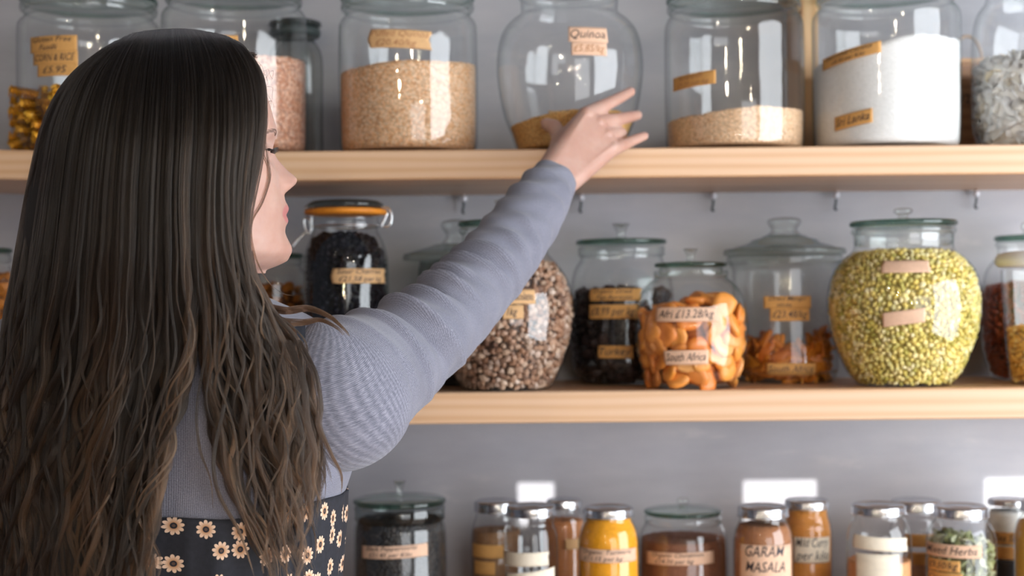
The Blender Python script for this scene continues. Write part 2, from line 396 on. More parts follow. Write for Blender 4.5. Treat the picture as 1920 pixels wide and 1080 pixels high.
def paper(j, x0, y0, x1, y1, lines=(), mat=None, ink=None, tilt=0.0, cut=None, size=None, pad=0.06, side='out'):
    """a strip of paper tape stuck round the glass, with writing on it"""
    mat = mat or PAPER; ink = ink or INK
    zc = None
    def hit(px, py):
        z = jz(j, py); r = j.R(z)
        for _ in range(3):
            s = max(-0.98, min(0.98, (px - j.cx) / F * j.Y / max(r, 1e-4)))
            ph = math.asin(s)
            z = zp(px, py, j.Y - r * math.cos(ph)) - j.zs; r = j.R(z)
        return ph, z
    pa, za = hit(x0, (y0 + y1) / 2); pb, zb = hit(x1, (y0 + y1) / 2)
    _, zt = hit((x0 + x1) / 2, y0); _, zl = hit((x0 + x1) / 2, y1)
    slope = tilt
    pm = (pa + pb) / 2
    def pt(u, v, off):
        ph = pa + (pb - pa) * u; z = zl + (zt - zl) * v + slope * j.R((zt + zl) / 2) * (ph - pm)
        r = j.R(z) + off; a = ph - j.beta
        return (r * math.sin(a), -r * math.cos(a), z)
    nu, nv = 20, 6
    V = [pt(u, v, 0.0007) for v in np.linspace(0, 1, nv + 1) for u in np.linspace(0, 1, nu + 1)]
    if cut:                      # snipped or torn end
        V = []
        for v in np.linspace(0, 1, nv + 1):
            for u in np.linspace(0, 1, nu + 1):
                l = cut * abs(v - 0.45) * 1.1 + 0.012 * math.sin(v * 19); rr = 1 - cut * 0.5 * (1 - abs(v - .5) * 2) - 0.01 * math.sin(v * 13)
                V.append(pt(l + (rr - l) * u, v, 0.0007))
    Fc = [(k * (nu + 1) + i, k * (nu + 1) + i + 1, (k + 1) * (nu + 1) + i + 1, (k + 1) * (nu + 1) + i) for k in range(nv) for i in range(nu)]
    o = mesh_obj('paper_label', V, Fc, mat, j.root)
    sm = o.modifiers.new('thick', 'SOLIDIFY'); sm.thickness = 0.00025; sm.offset = 0
    if lines:
        wid = abs(pb - pa) * j.R((zt + zl) / 2); hei = zt - zl
        n = len(lines); parts = []
        for i, s in enumerate(lines):
            tv, tf = text_mesh(s)
            if len(tv) == 0: continue
            tw = tv[:, 0].max() - tv[:, 0].min()
            lh = hei / n
            sz = lh * (0.98 if n > 1 else 0.80); sx = min(sz * 1.15, wid * (1 - 2 * pad) / tw)
            x = (tv[:, 0] - tv[:, 0].min()) * sx; y = tv[:, 1] * sz
            off = (wid - tw * sx) * (0.35 + 0.2 * random.random())
            base = hei - (i + 1) * lh + lh * 0.27
            jit = 0.03 * lh
            P3 = [pt((xx + off) / wid, (yy + base + jit * math.sin(xx * 900)) / hei, 0.00105) for xx, yy in zip(x, y)]
            parts.append((P3, tf))
        if parts:
            v, f = merge(parts); mesh_obj('handwriting', v, f, ink, o, smooth=False)
    return o

# ------------------------------------------------------------------ what the jars hold
def tops(j, tp):
    """content height across the jar from photo points (px,py) on the front glass"""
    xs, zs = [], []
    for px, py in tp:
        r = jr(j, 1) * 0 + j.R(max(0.01, jz(j, py))); s = max(-1, min(1, (px - j.cx) / F * j.Y / r))
        yf = j.Y - r * math.sqrt(max(0, 1 - s * s))
        xs.append((px - j.cx) / F * j.Y); zs.append(zp(px, py, yf) - j.zs)
    return lambda x: np.interp(x, xs, zs)
def fill_surface(j, h, gap, n=72, nz=18, nr=9, noise=0.0):
    V, Fc = [], []
    ths = [2 * PI * k / n for k in range(n)]
    z0 = 0.007
    nzs = [(random.random() - .5) * noise for _ in range(n)]
    hs = []
    for k, th in enumerate(ths):
        z = 0.1
        for _ in range(4): z = float(h(max(0.01, j.R(max(z, z0)) - gap) * math.cos(th)))
        hs.append(max(z + nzs[k], z0 + .004))
    for i in range(nz + 1):
        for k, th in enumerate(ths):
            z = z0 + (hs[k] - z0) * i / nz; r = max(0.004, j.R(z) - gap)
            V.append((r * math.cos(th), r * math.sin(th), z))
    for i in range(1, nr + 1):
        q = 1 - i / (nr + 0.15)
        for k, th in enumerate(ths):
            r = max(0.004, j.R(hs[k]) - gap) * q
            z = float(h(r * math.cos(th))) + (random.random() - .5) * noise
            zz = hs[k] * q ** 2 + z * (1 - q ** 2)
            V.append((r * math.cos(th), r * math.sin(th), zz))
    m = nz + nr + 1
    for i in range(m - 1):
        for k in range(n): Fc.append((i * n + k, i * n + (k + 1) % n, (i + 1) * n + (k + 1) % n, (i + 1) * n + k))
    Fc.append(tuple(range(n - 1, -1, -1))); Fc.append(tuple(range((m - 1) * n, m * n)))
    return V, Fc, hs
def fill(j, name, label, cat, tp, mat, gap=0.003, noise=0.0015):
    h = tops(j, tp); v, f, _ = fill_surface(j, h, gap, noise=noise)
    o = mesh_obj(name, v, f, mat, None, loc=(j.X, j.Y, j.zs)); return tag(o, label, cat, None, 'stuff')
def ico(sub):
    bm = bmesh.new(); bmesh.ops.create_icosphere(bm, subdivisions=sub, radius=1.0)
    v = np.array([q.co[:] for q in bm.verts]); f = np.array([[q.index for q in p.verts] for p in bm.faces]); bm.free(); return v, f
ICO1, ICO2 = ico(1), ico(2)
def rand_rot(n):
    q = rng.normal(size=(n, 4)); q /= np.linalg.norm(q, axis=1)[:, None]
    w, x, y, z = q.T
    return np.stack([1 - 2 * (y * y + z * z), 2 * (x * y - z * w), 2 * (x * z + y * w), 2 * (x * y + z * w), 1 - 2 * (x * x + z * z), 2 * (y * z - x * w),
                     2 * (x * z - y * w), 2 * (y * z + x * w), 1 - 2 * (x * x + y * y)], axis=1).reshape(n, 3, 3)
def scatter_pts(j, h, gap, n, topshare=0.22, mind=0.0):
    """random points on the wall side and on the top of a filling"""
    out = []; grid = {}; tries = 0
    zmax = max(float(h(x)) for x in np.linspace(-0.1, 0.1, 21))
    while len(out) < n and tries < n * 30:
        th = random.uniform(0, 2 * PI); tries += 1
        if random.random() > topshare:
            z = random.uniform(0.005, zmax); r = j.R(z) - gap
            if z > float(h(r * math.cos(th))): continue
        else:
            rr = math.sqrt(random.random()); z = float(h(0)); r = (j.R(z) - gap) * rr; z = float(h(r * math.cos(th))) - 0.001
            r = min(r, j.R(z) - gap)
        if r < 0.003: continue
        p = (r * math.cos(th), r * math.sin(th), z)
        if mind:
            c = tuple(int(math.floor(q / mind)) for q in p)
            if any(sum((a - b) ** 2 for a, b in zip(p, q)) < mind * mind for dx in (-1, 0, 1) for dy in (-1, 0, 1) for dz in (-1, 0, 1) for q in grid.get((c[0] + dx, c[1] + dy, c[2] + dz), ())): continue
            grid.setdefault(c, []).append(p)
        out.append(p)
    return np.array(out)
def pebbles(j, name, label, cat, tp, mat, core_mat, n, size, squash=(1, 1, 1), jag=0.0, sub=1, topshare=0.2, flake=None, mind=1.25):
    """many small pieces pressed against the glass, one uncountable mass"""
    h = tops(j, tp); gap = 0.0025 + size * 0.9
    pts = scatter_pts(j, h, gap, n, topshare, mind * size); n = len(pts)
    bv, bf = (ICO1 if sub == 1 else ICO2) if flake is None else flake
    R = rand_rot(n); s = size * rng.uniform(0.75, 1.2, size=(n, 1)) * np.array(squash)[None, :] * rng.uniform(0.85, 1.15, size=(n, 3))
    v = bv[None] * s[:, None, :]
    if jag: v = v * (1 + rng.uniform(-jag, jag, size=(n, len(bv), 1)))
    v = np.einsum('nij,nkj->nki', R, v) + pts[:, None, :]
    rad = np.linalg.norm(v[:, :, :2], axis=2); lim = np.interp(v[:, :, 2], j.pr[:, 1], j.pr[:, 0]) - 0.0012
    kf = np.minimum(1, lim / np.maximum(rad, 1e-6)); v[:, :, :2] *= kf[:, :, None]; v[:, :, 2] = np.maximum(v[:, :, 2], 0.002)
    f = (bf[None] + (np.arange(n) * len(bv))[:, None, None]).reshape(-1, bf.shape[1])
    V = v.reshape(-1, 3)
    cv, cf, _ = fill_surface(j, lambda x: h(x) - size * 1.2, gap + size * 0.25, 48, 10, 5, size * 0.3)
    me = bpy.data.meshes.new(name)
    allv = np.vstack([V, np.array(cv)]); o0 = len(V)
    me.from_pydata(allv.tolist(), [], f.tolist() + [tuple(i + o0 for i in q) for q in cf])
    me.materials.append(mat); me.materials.append(core_mat)
    mi = np.zeros(len(me.polygons), dtype=np.int32); mi[len(f):] = 1; me.polygons.foreach_set('material_index', mi)
    if not jag: me.shade_smooth()
    o = bpy.data.objects.new(name, me); C.objects.link(o); o.location = (j.X, j.Y, j.zs)
    return tag(o, label, cat, None, 'stuff')
def pieces(j, name, cat, group, label, tp, meshes, count, size, topn=10, seed=1, lay='out', spacing=0.8):
    """separate fruits or pasta pieces lying against the glass, every one an object"""
    rs = random.Random(seed); h = tops(j, tp); placed = []
    tries = 0; rows = []
    while len(placed) < count and tries < 9000:
        tries += 1
        ph = rs.uniform(-PI * 0.62, PI * 0.62) - j.beta
        top = len(placed) >= count - topn
        zmax = float(h((j.R(0.05) - size) * math.sin(ph)))
        if top:
            r = (j.R(zmax) - size) * math.sqrt(rs.random()) * 0.95; z = float(h(r * math.sin(ph))) - size * 0.25
        else:
            z = rs.uniform(size * 0.6, max(size * 0.7, zmax - size * 0.4)); r = j.R(z) - size * 0.62 - (0.008 if lay == 'lay' else 0)
        p = Vector((r * math.sin(ph), -r * math.cos(ph), z))
        if any((p - q).length < size * spacing for q in placed): continue
        placed.append(p)
        o = bpy.data.objects.new(name, meshes[len(placed) % len(meshes)]); C.objects.link(o)
        o.location = (j.X + p.x, j.Y + p.y, j.zs + p.z)
        out = Vector((math.sin(ph), -math.cos(ph), 0.0))
        if lay == 'out':
            q = out.to_track_quat('Z', 'Y') if not top else Vector((rs.uniform(-.5, .5), rs.uniform(-.7, .2), 1)).to_track_quat('Z', 'Y')
            e = q @ Matrix.Rotation(rs.uniform(0, 2 * PI), 4, 'Z').to_quaternion() @ Matrix.Rotation(rs.uniform(-.6, .6), 4, 'X').to_quaternion()
        else:
            e = out.to_track_quat('Z', 'Y') @ Matrix.Rotation(rs.uniform(-1.1, 1.1) + PI / 2, 4, 'Z').to_quaternion() @ Matrix.Rotation(rs.uniform(-.35, .35), 4, 'X').to_quaternion()
        o.rotation_euler = e.to_euler(); k = rs.uniform(0.85, 1.12); o.scale = (k, k, k)
        tag(o, label, cat, group)

# ================================================================== top shelf
RG = 'storage jars on the top shelf'
wheat = m_grain('toasted_grain', [srgb(222, 160, 108), srgb(242, 190, 144), srgb(250, 214, 178), srgb(228, 170, 120)], 0.0030)
buck = m_grain('red_grain', [srgb(192, 124, 92), srgb(226, 166, 132), srgb(243, 198, 172), srgb(170, 106, 78)], 0.0036)
quin = m_grain('golden_grain', [srgb(212, 154, 84), srgb(230, 178, 108), srgb(240, 196, 132)], 0.0022)
tan = m_grain('pale_grain', [srgb(232, 188, 146), srgb(244, 208, 172), srgb(220, 170, 126)], 0.0028)
snow = m_grain('white_flour', [srgb(240, 239, 238), srgb(247, 246, 246)], 0.0022, 0.3, 0.8, 0.9)
def rim(j, half, py0, py1, lidhalf, pylid0, pylid1, knobpx=None):
    """thick rolled rim of glass and the flat lid lying on it"""
    r = jr(j, half); a, b = jz(j, py1), jz(j, py0); n = 0.5 * (a + b)
    v, f = lathe(catmull([(r * .93, a), (r * .985, a + (b - a) * .15), (r, n), (r * .985, b - (b - a) * .15), (r * .93, b)], 16), 64, False, False)
    mesh_obj('rim', v, f, G_THICK, j.root)
    return lid_disc(j, lidhalf, pylid1, pylid0, (30, pylid1 - 48, 0, 'ball') if knobpx is None else knobpx)

# pasta spirals
j = jar('glass_jar', 'large glass jar left of the head with orange pasta and a four-line orange tag', 170, 2.0, Z1 + 0.0064, [(130, 272), (131, 200), (131, 120), (130, 62), (127, 48), (119, 40), (116, 34), (117, 26)], group=RG)
rim(j, 125, 10, 28, 126, 9, -3)
paper(j, 69, 69, 149, 99, ['Gluten Free', '   Fusilli'], PAPER_O); paper(j, 74, 98, 150, 122, ['CORN & RICE'], PAPER_O); paper(j, 81, 121, 150, 144, ['£5.95'], PAPER_O, pad=0.2)
def spiral_mesh(seed):
    rs = random.Random(seed); V, Fc = [], []; n = 30; L = 0.040; w = 0.0088
    for i in range(n + 1):
        t = i / n; a = t * 2.6 * 2 * PI
        for k in range(3):
            for s, rr in ((-0.16, 0.25), (0.0, 1.0), (0.16, 0.25)):
                b = a + k * 2 * PI / 3 + s * 2.4
                V.append((w * rr * math.cos(b), w * rr * math.sin(b), (t - .5) * L))
    for i in range(n):
        for q in range(9): Fc.append((i * 9 + q, i * 9 + (q + 1) % 9, (i + 1) * 9 + (q + 1) % 9, (i + 1) * 9 + q))
    Fc.append(tuple(range(8, -1, -1))); Fc.append(tuple(range(n * 9, n * 9 + 9)))
    me = bpy.data.meshes.new('fusilli'); me.from_pydata(V, [], Fc); me.shade_smooth(); me.materials.append(PASTA); return me
PASTA = m_objrandom('corn_pasta', [srgb(246, 178, 44), srgb(250, 196, 70), srgb(240, 164, 34)], 0.5, 60)
tp = [(40, 158), (70, 160), (95, 176), (150, 165), (230, 150), (300, 160)]
pieces(j, 'fusilli_spiral', 'pasta', 'corn fusilli in the jar left of the head', 'orange corn pasta spiral among others in the large jar left of the head', tp, [spiral_mesh(k) for k in range(3)], 80, 0.0150, 14, 3, 'out', 0.80)
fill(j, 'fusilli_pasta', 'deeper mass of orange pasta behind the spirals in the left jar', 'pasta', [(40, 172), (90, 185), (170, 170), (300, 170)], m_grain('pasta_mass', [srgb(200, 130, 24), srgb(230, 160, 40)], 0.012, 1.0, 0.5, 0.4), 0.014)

j = jar('glass_jar', 'large glass jar rising behind the forehead, holding reddish grain', 442, 2.0, Z1 + 0.0016, [(134, 272), (135, 200), (135, 110), (134, 42), (131, 28), (124, 20), (121, 15), (122, 8)], group=RG)
rim(j, 127, -6, 11, 128, -7, -19)
paper(j, 415, 66, 448, 86, ['Groats'], PAPER_O)
fill(j, 'buckwheat', 'reddish buckwheat grain filling the jar behind the forehead', 'grain', [(308, 130), (400, 100), (490, 102), (540, 104), (577, 116)], buck)
# tall dark clip-top bottle at the back
j = jar('clip_top_bottle', 'narrow empty grey bottle at the back, half hidden between two grain jars', 556, 2.13, Z1, [(50, 268), (50, 200), (51, 130), (48, 100), (40, 84), (34, 76), (36, 70)], group=RG, glass=m_glass('smoky_glass', (0.82, 0.82, 0.80), (0.14, 0.17, 0.17), 0.7, 0.6))
ring_obj(j, 'seal_ring', [(jr(j, 44), jz(j, 70)), (jr(j, 47), jz(j, 65)), (jr(j, 47), jz(j, 58)), (jr(j, 43), jz(j, 54))], m_plain('dark_rubber', (0.045, 0.06, 0.06), 0.5), 48)
ring_obj(j, 'glass_lid', [(jr(j, 43), jz(j, 53)), (jr(j, 49), jz(j, 49)), (jr(j, 48), jz(j, 43)), (jr(j, 38), jz(j, 40))], m_glass('dark_lid_glass', (0.4, 0.44, 0.42), (0.06, 0.08, 0.08), 0.8, 0.2), 48)

j = jar('glass_jar', 'large straight glass jar of puffed grain with one faded tag, left of the belly jar', 767, 2.0, Z1, [(129, 270), (130, 200), (130, 120), (129, 58), (126, 44), (119, 35), (116, 30), (117, 22)], group=RG)
rim(j, 125, 6, 24, 126, 5, -8)
paper(j, 695, 55, 810, 90, ['Puffed Quinoa', '£20.40/kg'], PAPER, INK_F, cut=0.10, tilt=-0.05)
fill(j, 'puffed_quinoa', 'toasted beige puffed quinoa heaped in the straight jar left of the hand', 'grain', [(638, 141), (690, 124), (740, 114), (780, 111), (840, 115), (897, 124)], wheat)

j = jar('belly_jar', 'big-bellied glass jar the hand is reaching for, nearly empty with a little quinoa', 1070, 1.983, Z1, [(101, 272), (112, 250), (123, 222), (132, 180), (137, 135), (135, 95), (126, 62), (111, 42), (97, 31), (91, 24), (91, 10), (92, -6)], 'flat', group=RG)
rim(j, 98, -20, -3, 99, -21, -33)
paper(j, 1068, 51, 1137, 79, ['Quinoa'], PAPER_P); paper(j, 1073, 79, 1136, 104, ['£5.85/kg'], PAPER_P, INK_F)
def back_paper(j, x0, y0, x1, y1, mat):
    r = j.R(jz(j, (y0 + y1) / 2)); pa = math.asin((x0 - j.cx) / F * j.Y / r); pb = math.asin((x1 - j.cx) / F * j.Y / r)
    V = []
    for v in np.linspace(0, 1, 4):
        z = jz(j, y1) + (jz(j, y0) - jz(j, y1)) * v
        for u in np.linspace(0, 1, 10):
            a = PI - (pa + (pb - pa) * u) - j.beta; rr = j.R(z) + 0.0006
            V.append((rr * math.sin(a), -rr * math.cos(a), z))
    f = [(k * 10 + i, k * 10 + i + 1, (k + 1) * 10 + i + 1, (k + 1) * 10 + i) for k in range(3) for i in range(9)]
    o = mesh_obj('paper_label', V, f, mat, j.root); o.modifiers.new('thick', 'SOLIDIFY').thickness = 0.00025
back_paper(j, 1028, 190, 1084, 212, PAPER)
fill(j, 'quinoa', 'shallow layer of golden quinoa in the belly jar behind the fingers', 'grain', [(955, 238), (1000, 219), (1040, 208), (1090, 203), (1150, 206), (1185, 215)], quin)

j = jar('glass_jar', 'large straight glass jar with a little pale grain and one faded orange tag', 1378, 2.0, Z1, [(129, 270), (130, 200), (130, 120), (129, 58), (126, 42), (121, 33), (118, 29), (119, 22)], group=RG)
rim(j, 125, 8, 24, 126, 7, -6)
paper(j, 1268, 135, 1346, 161, ['Amaranth', '£9.20 per kg'], PAPER_O, INK_F, tilt=0.05)
fill(j, 'amaranth', 'pale tan grain sloping in the straight jar left of the wooden post', 'grain', [(1250, 228), (1300, 214), (1350, 203), (1400, 197), (1440, 200), (1506, 210)], tan)

j = jar('glass_jar', 'large straight glass jar of snow white coconut with two orange tags', 1663, 2.0, Z1, [(135, 266), (136, 200), (136, 120), (136, 42), (133, 27), (126, 17), (122, 12), (123, 5)], group=RG)
rim(j, 128, -10, 7, 129, -11, -23)
paper(j, 1551, 88, 1655, 110, ['Desiccated Coconut', '£8.50 per Kilo'], PAPER_O, tilt=0.16); paper(j, 1572, 208, 1639, 235, ['Sri Lanka'], PAPER_O, tilt=0.14)
fill(j, 'desiccated_coconut', 'snow white desiccated coconut piled in the jar with two orange tags', 'coconut', [(1530, 122), (1570, 108), (1620, 80), (1665, 66), (1700, 64), (1750, 68), (1796, 80)], snow, noise=0.002)

j = jar('glass_jar', 'rounded glass jar of white flakes cut by the right edge, top shelf', 1960, 2.0, Z1, [(126, 258), (131, 230), (132, 160), (131, 90), (128, 50), (120, 22), (108, 5), (104, -8), (104, -24)], 'round', group=RG)
rim(j, 110, -38, -20, 111, -39, -51)
ang = 2 * PI / 7
FLK = (np.array([(math.cos(k * ang) * (1 + .25 * (k % 2)), math.sin(k * ang), 0.16 * math.sin(2 * k)) for k in range(7)] + [(math.cos(k * ang), math.sin(k * ang) * .9, -0.12 + 0.16 * math.sin(2 * k)) for k in range(7)]),
       np.array([(0, 1, 2), (0, 2, 3), (0, 3, 4), (0, 4, 5), (0, 5, 6), (9, 8, 7), (10, 9, 7), (11, 10, 7), (12, 11, 7), (13, 12, 7)] + [t for k in range(7) for t in ((k, 7 + k, 7 + (k + 1) % 7), (k, 7 + (k + 1) % 7, (k + 1) % 7))]))
pebbles(j, 'coconut_chips', 'white coconut chips with toasted edges in the jar at the right edge', 'coconut', [(1830, 112), (1870, 98), (1960, 88), (2080, 100)],
        m_islands('coconut_chip', [srgb(252, 248, 242), srgb(253, 251, 248), srgb(236, 206, 160), srgb(252, 248, 244), srgb(254, 252, 250), srgb(248, 238, 224)], 0.6, 200, 0.1, 0.2, 0.06), m_plain('chip_core', srgb(250, 246, 240)), 900, 0.0085, (1, 1, 1), 0, flake=FLK)
# wooden crate behind
bx0, bx1 = P(1772, 200, 2.11).x, P(1880, 200, 2.11).x
crate = empty('wooden_box', ((bx0 + bx1) / 2, 2.14, Z1), 'small brown wooden box with number 32, behind the two right-hand jars of the top shelf', 'box')
hw = (bx1 - bx0) / 2; hb = P(1815, 118, 2.11).z - Z1
WB = m_wood('box_wood', srgb(196, 142, 98), srgb(212, 160, 116), srgb(160, 108, 70))
bm = box_bm(-hw, hw, -0.03, 0.03, 0.0005, hb, 0.002); bm_obj('box_body', bm, WB, crate, False)
bm = box_bm(-hw - .002, hw + .002, -0.033, 0.033, hb, hb + 0.007, 0.001); bm_obj('lid', bm, m_wood('box_lid_wood', srgb(226, 178, 130), srgb(236, 192, 146), srgb(200, 150, 104)), crate, False)
v, f = tube([Vector((0.022 * math.cos(a), -0.002, hb + .007 + 0.038 * math.sin(a))) for a in np.linspace(0, PI, 20)], 0.0028, 8)
mesh_obj('handle', v, f, m_plain('box_handle', srgb(196, 176, 160), 0.5), crate)
tv, tf = text_mesh('32', 0.0, 0.0)
c = P(1797, 193, 2.11); q = M(23, 2.11)
mesh_obj('number', [(c.x - (bx0 + bx1) / 2 + x * q, -0.0306, c.z - Z1 + y * q) for x, y in tv], tf, INK, crate, False)

# ================================================================== middle shelf
RG = 'storage jars on the middle shelf'
# swing-top jar of cherries
j = jar('swing_top_jar', 'swing-top glass jar of black sour cherries with an orange gasket', 650, 1.98, Z2, [(79, 722), (80, 650), (80, 560), (79, 500), (76, 474), (69, 452), (62, 438), (59, 428), (63, 423), (64, 418), (60, 413), (64, 407)], group=RG)
ring_obj(j, 'gasket', [(jr(j, 62), jz(j, 404)), (jr(j, 76), jz(j, 402)), (jr(j, 77), jz(j, 398)), (jr(j, 76), jz(j, 394)), (jr(j, 62), jz(j, 392))], RUBBER, 64)
ring_obj(j, 'glass_lid', [(jr(j, 66), jz(j, 391)), (jr(j, 71), jz(j, 388)), (jr(j, 71), jz(j, 383)), (jr(j, 62), jz(j, 378)), (jr(j, 40), jz(j, 376))], m_glass('lid_glass_dark', (0.55, 0.60, 0.58), (0.08, 0.1, 0.1), 0.9, 0.25), 64)
def wpt(px, py, dy=0.0): p = P(px, py, 1.98 + dy); return (p.x - j.X, p.y - j.Y, p.z - j.zs)
wires = []
wires.append(tube(catmull([wpt(577, 386), wpt(572, 391), wpt(580, 396), wpt(586, 390), wpt(583, 384), wpt(577, 386), wpt(583, 396), wpt(584, 415), wpt(584, 432), wpt(578, 438), wpt(572, 428), wpt(570, 414), wpt(574, 408), wpt(580, 412), wpt(583, 430), wpt(580, 441)], 60), 0.0016, 8))
wires.append(tube(catmull([wpt(712, 388), wpt(728, 390), wpt(734, 402), wpt(733, 418), wpt(726, 426), wpt(716, 424), wpt(722, 410), wpt(727, 398)], 40), 0.0017, 8))
th = np.linspace(0, 2 * PI, 49)
wires.append(tube([(jr(j, 63) * math.cos(a), jr(j, 63) * math.sin(a), jz(j, 425)) for a in th], 0.0012, 6))
v, f = merge(wires); bail = mesh_obj('wire_bail', v, f, WIRE, j.root)
v, f = tube(catmull([wpt(578, 432, -.004), wpt(566, 443, -.004), wpt(552, 458, -.006), wpt(548, 466, -.006)], 20), [0.0014] * 10 + [0.0021] * 10, 8); mesh_obj('latch_lever', v, f, WIRE, bail)
paper(j, 622, 503, 721, 531, ['Sour Cherries', '£21.58 per kg'], cut=0.06)
DARK = m_islands('black_cherry', [srgb(18, 18, 24), srgb(26, 24, 32), srgb(14, 16, 20), srgb(34, 28, 34)], 0.6, 200, 0.3, 0.15)
pebbles(j, 'sour_cherries', 'black dried sour cherries filling the swing-top jar', 'dried fruit', [(575, 500), (590, 452), (610, 440), (650, 436), (690, 442), (706, 452), (725, 500)], DARK, m_plain('cherry_core', srgb(10, 10, 14)), 1100, 0.0058, (1, 1, .8), 0.12)

j = jar('glass_jar', 'dim glass jar of amber fruit between the chin and the sour cherries jar', 512, 2.06, Z2, [(66, 720), (67, 640), (67, 560), (64, 520), (56, 506), (52, 498)], group=RG)
rim(j, 56, 486, 498, 58, 485, 476, (16, 440, 0, 'ball'))
AMB = m_islands('amber_fruit', [srgb(150, 88, 28), srgb(190, 116, 40), srgb(120, 70, 26)], 0.4)
pebbles(j, 'dried_fruit_pieces', 'amber dried fruit pieces in the dim jar below the chin', 'dried fruit', [(446, 548), (520, 536), (580, 542)], AMB, m_plain('amber_core', srgb(90, 52, 20)), 420, 0.0095, (1, .8, .6), 0.1)
j = jar('glass_jar', 'dim glass jar peeking out at the left edge beside the hair, middle shelf', -38, 2.03, Z2, [(66, 724), (67, 640), (67, 560), (64, 520), (58, 506), (55, 498)], group=RG)
rim(j, 58, 476, 494, 60, 475, 466, (18, 428, 0, 'ball'))
pebbles(j, 'dried_fruit_pieces', 'amber dried fruit pieces in the jar at the left edge', 'dried fruit', [(-105, 520), (20, 516)], AMB, m_plain('amber_core2', srgb(90, 52, 20)), 300, 0.0095, (1, .8, .6), 0.1)

def dome_lid(j, half, py_f0, py_f1, steps, knob):
    prof = [(jr(j, half) * .9, jz(j, py_f1)), (jr(j, half) - .001, jz(j, py_f1)), (jr(j, half), jz(j, (py_f0 + py_f1) / 2)), (jr(j, half) - .002, jz(j, py_f0))]
    prof += [(jr(j, h), jz(j, py)) for h, py in steps]
    lid = ring_obj(j, 'glass_lid', prof, m_glass('dome_glass_' + str(int(half)), (0.90, 0.93, 0.91), (0.22, 0.29, 0.26), 1.0, 0.4))
    pr = [(jr(j, h), jz(j, py)) for h, py in knob]
    v, f = lathe(catmull(pr, 30), 36, True); mesh_obj('knob', v, f, G_KNOB, lid); return lid
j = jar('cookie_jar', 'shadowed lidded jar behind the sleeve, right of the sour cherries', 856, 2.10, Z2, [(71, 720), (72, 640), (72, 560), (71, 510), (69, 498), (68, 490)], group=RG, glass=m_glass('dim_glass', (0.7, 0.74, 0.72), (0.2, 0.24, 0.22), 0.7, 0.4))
dome_lid(j, 100, 476, 488, [(88, 474), (62, 466), (48, 462), (40, 458)], [(28, 457), (20, 446), (18, 440), (24, 432), (28, 423), (25, 416), (14, 412), (2, 411)])
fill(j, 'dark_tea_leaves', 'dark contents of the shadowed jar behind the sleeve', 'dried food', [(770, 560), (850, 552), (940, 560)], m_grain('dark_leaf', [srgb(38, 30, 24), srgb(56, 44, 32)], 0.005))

# chocolate pieces
j = jar('belly_jar', 'big-bellied glass jar of brown chopped pieces, partly hidden by the sleeve', 948, 1.963, Z2, [(86, 726), (97, 705), (110, 675), (122, 640), (129, 600), (127, 560), (117, 525), (100, 498), (86, 482), (80, 472), (80, 455), (81, 438)], 'flat', group=RG)
rim(j, 87, 426, 440, 88, 425, 415, (20, 375, 0, 'flare'))
paper(j, 950, 543, 1001, 570, ['Chocolates'], PAPER); paper(j, 943, 572, 980, 598, ['1kg'], PAPER, pad=0.25)
pebbles(j, 'chopped_dates', 'brown chopped date pieces filling the belly jar under the forearm', 'dried fruit', [(830, 500), (900, 492), (948, 490), (1000, 490), (1030, 494)],
        m_islands('date_piece', [srgb(130, 92, 70), srgb(168, 126, 100), srgb(194, 156, 130), srgb(108, 74, 58), srgb(212, 182, 158), srgb(148, 108, 84), srgb(226, 204, 188)], 0.5), m_plain('date_core', srgb(60, 40, 30)), 2000, 0.0054, (1.1, .9, .8), 0.22)

j = jar('glass_jar', 'shouldered glass jar of near-black fruit with three tags, left of the apricots', 1166, 2.09, Z2, [(80, 722), (94, 690), (98, 640), (98, 580), (95, 535), (88, 505), (78, 488), (77, 478)], 'flat', group=RG)
ring_obj(j, 'rim', [(jr(j, 76), jz(j, 482)), (jr(j, 81), jz(j, 479)), (jr(j, 81), jz(j, 465)), (jr(j, 78), jz(j, 462))], G_THICK, 56, False, False)
lid_disc(j, 85, 450, 459, (17, 419, 0, 'flare'))
paper(j, 1107, 541, 1202, 564, ['Organic Dried', 'Figs Apricots'], PAPER_O, cut=0.05); paper(j, 1107, 571, 1196, 598, ['£8.99 per kg'], PAPER_O); paper(j, 1122, 648, 1187, 672, ['Turkey'], PAPER_O, cut=0.05)
pebbles(j, 'dark_figs', 'near-black dried fruit in the shouldered jar left of the apricots', 'dried fruit', [(1070, 550), (1166, 545), (1262, 548)], m_islands('fig_skin', [srgb(22, 18, 20), srgb(36, 26, 28), srgb(54, 38, 36), srgb(16, 14, 16)], 0.5), m_plain('fig_core', srgb(12, 10, 12)), 420, 0.0105, (1, .9, .7), 0.12)

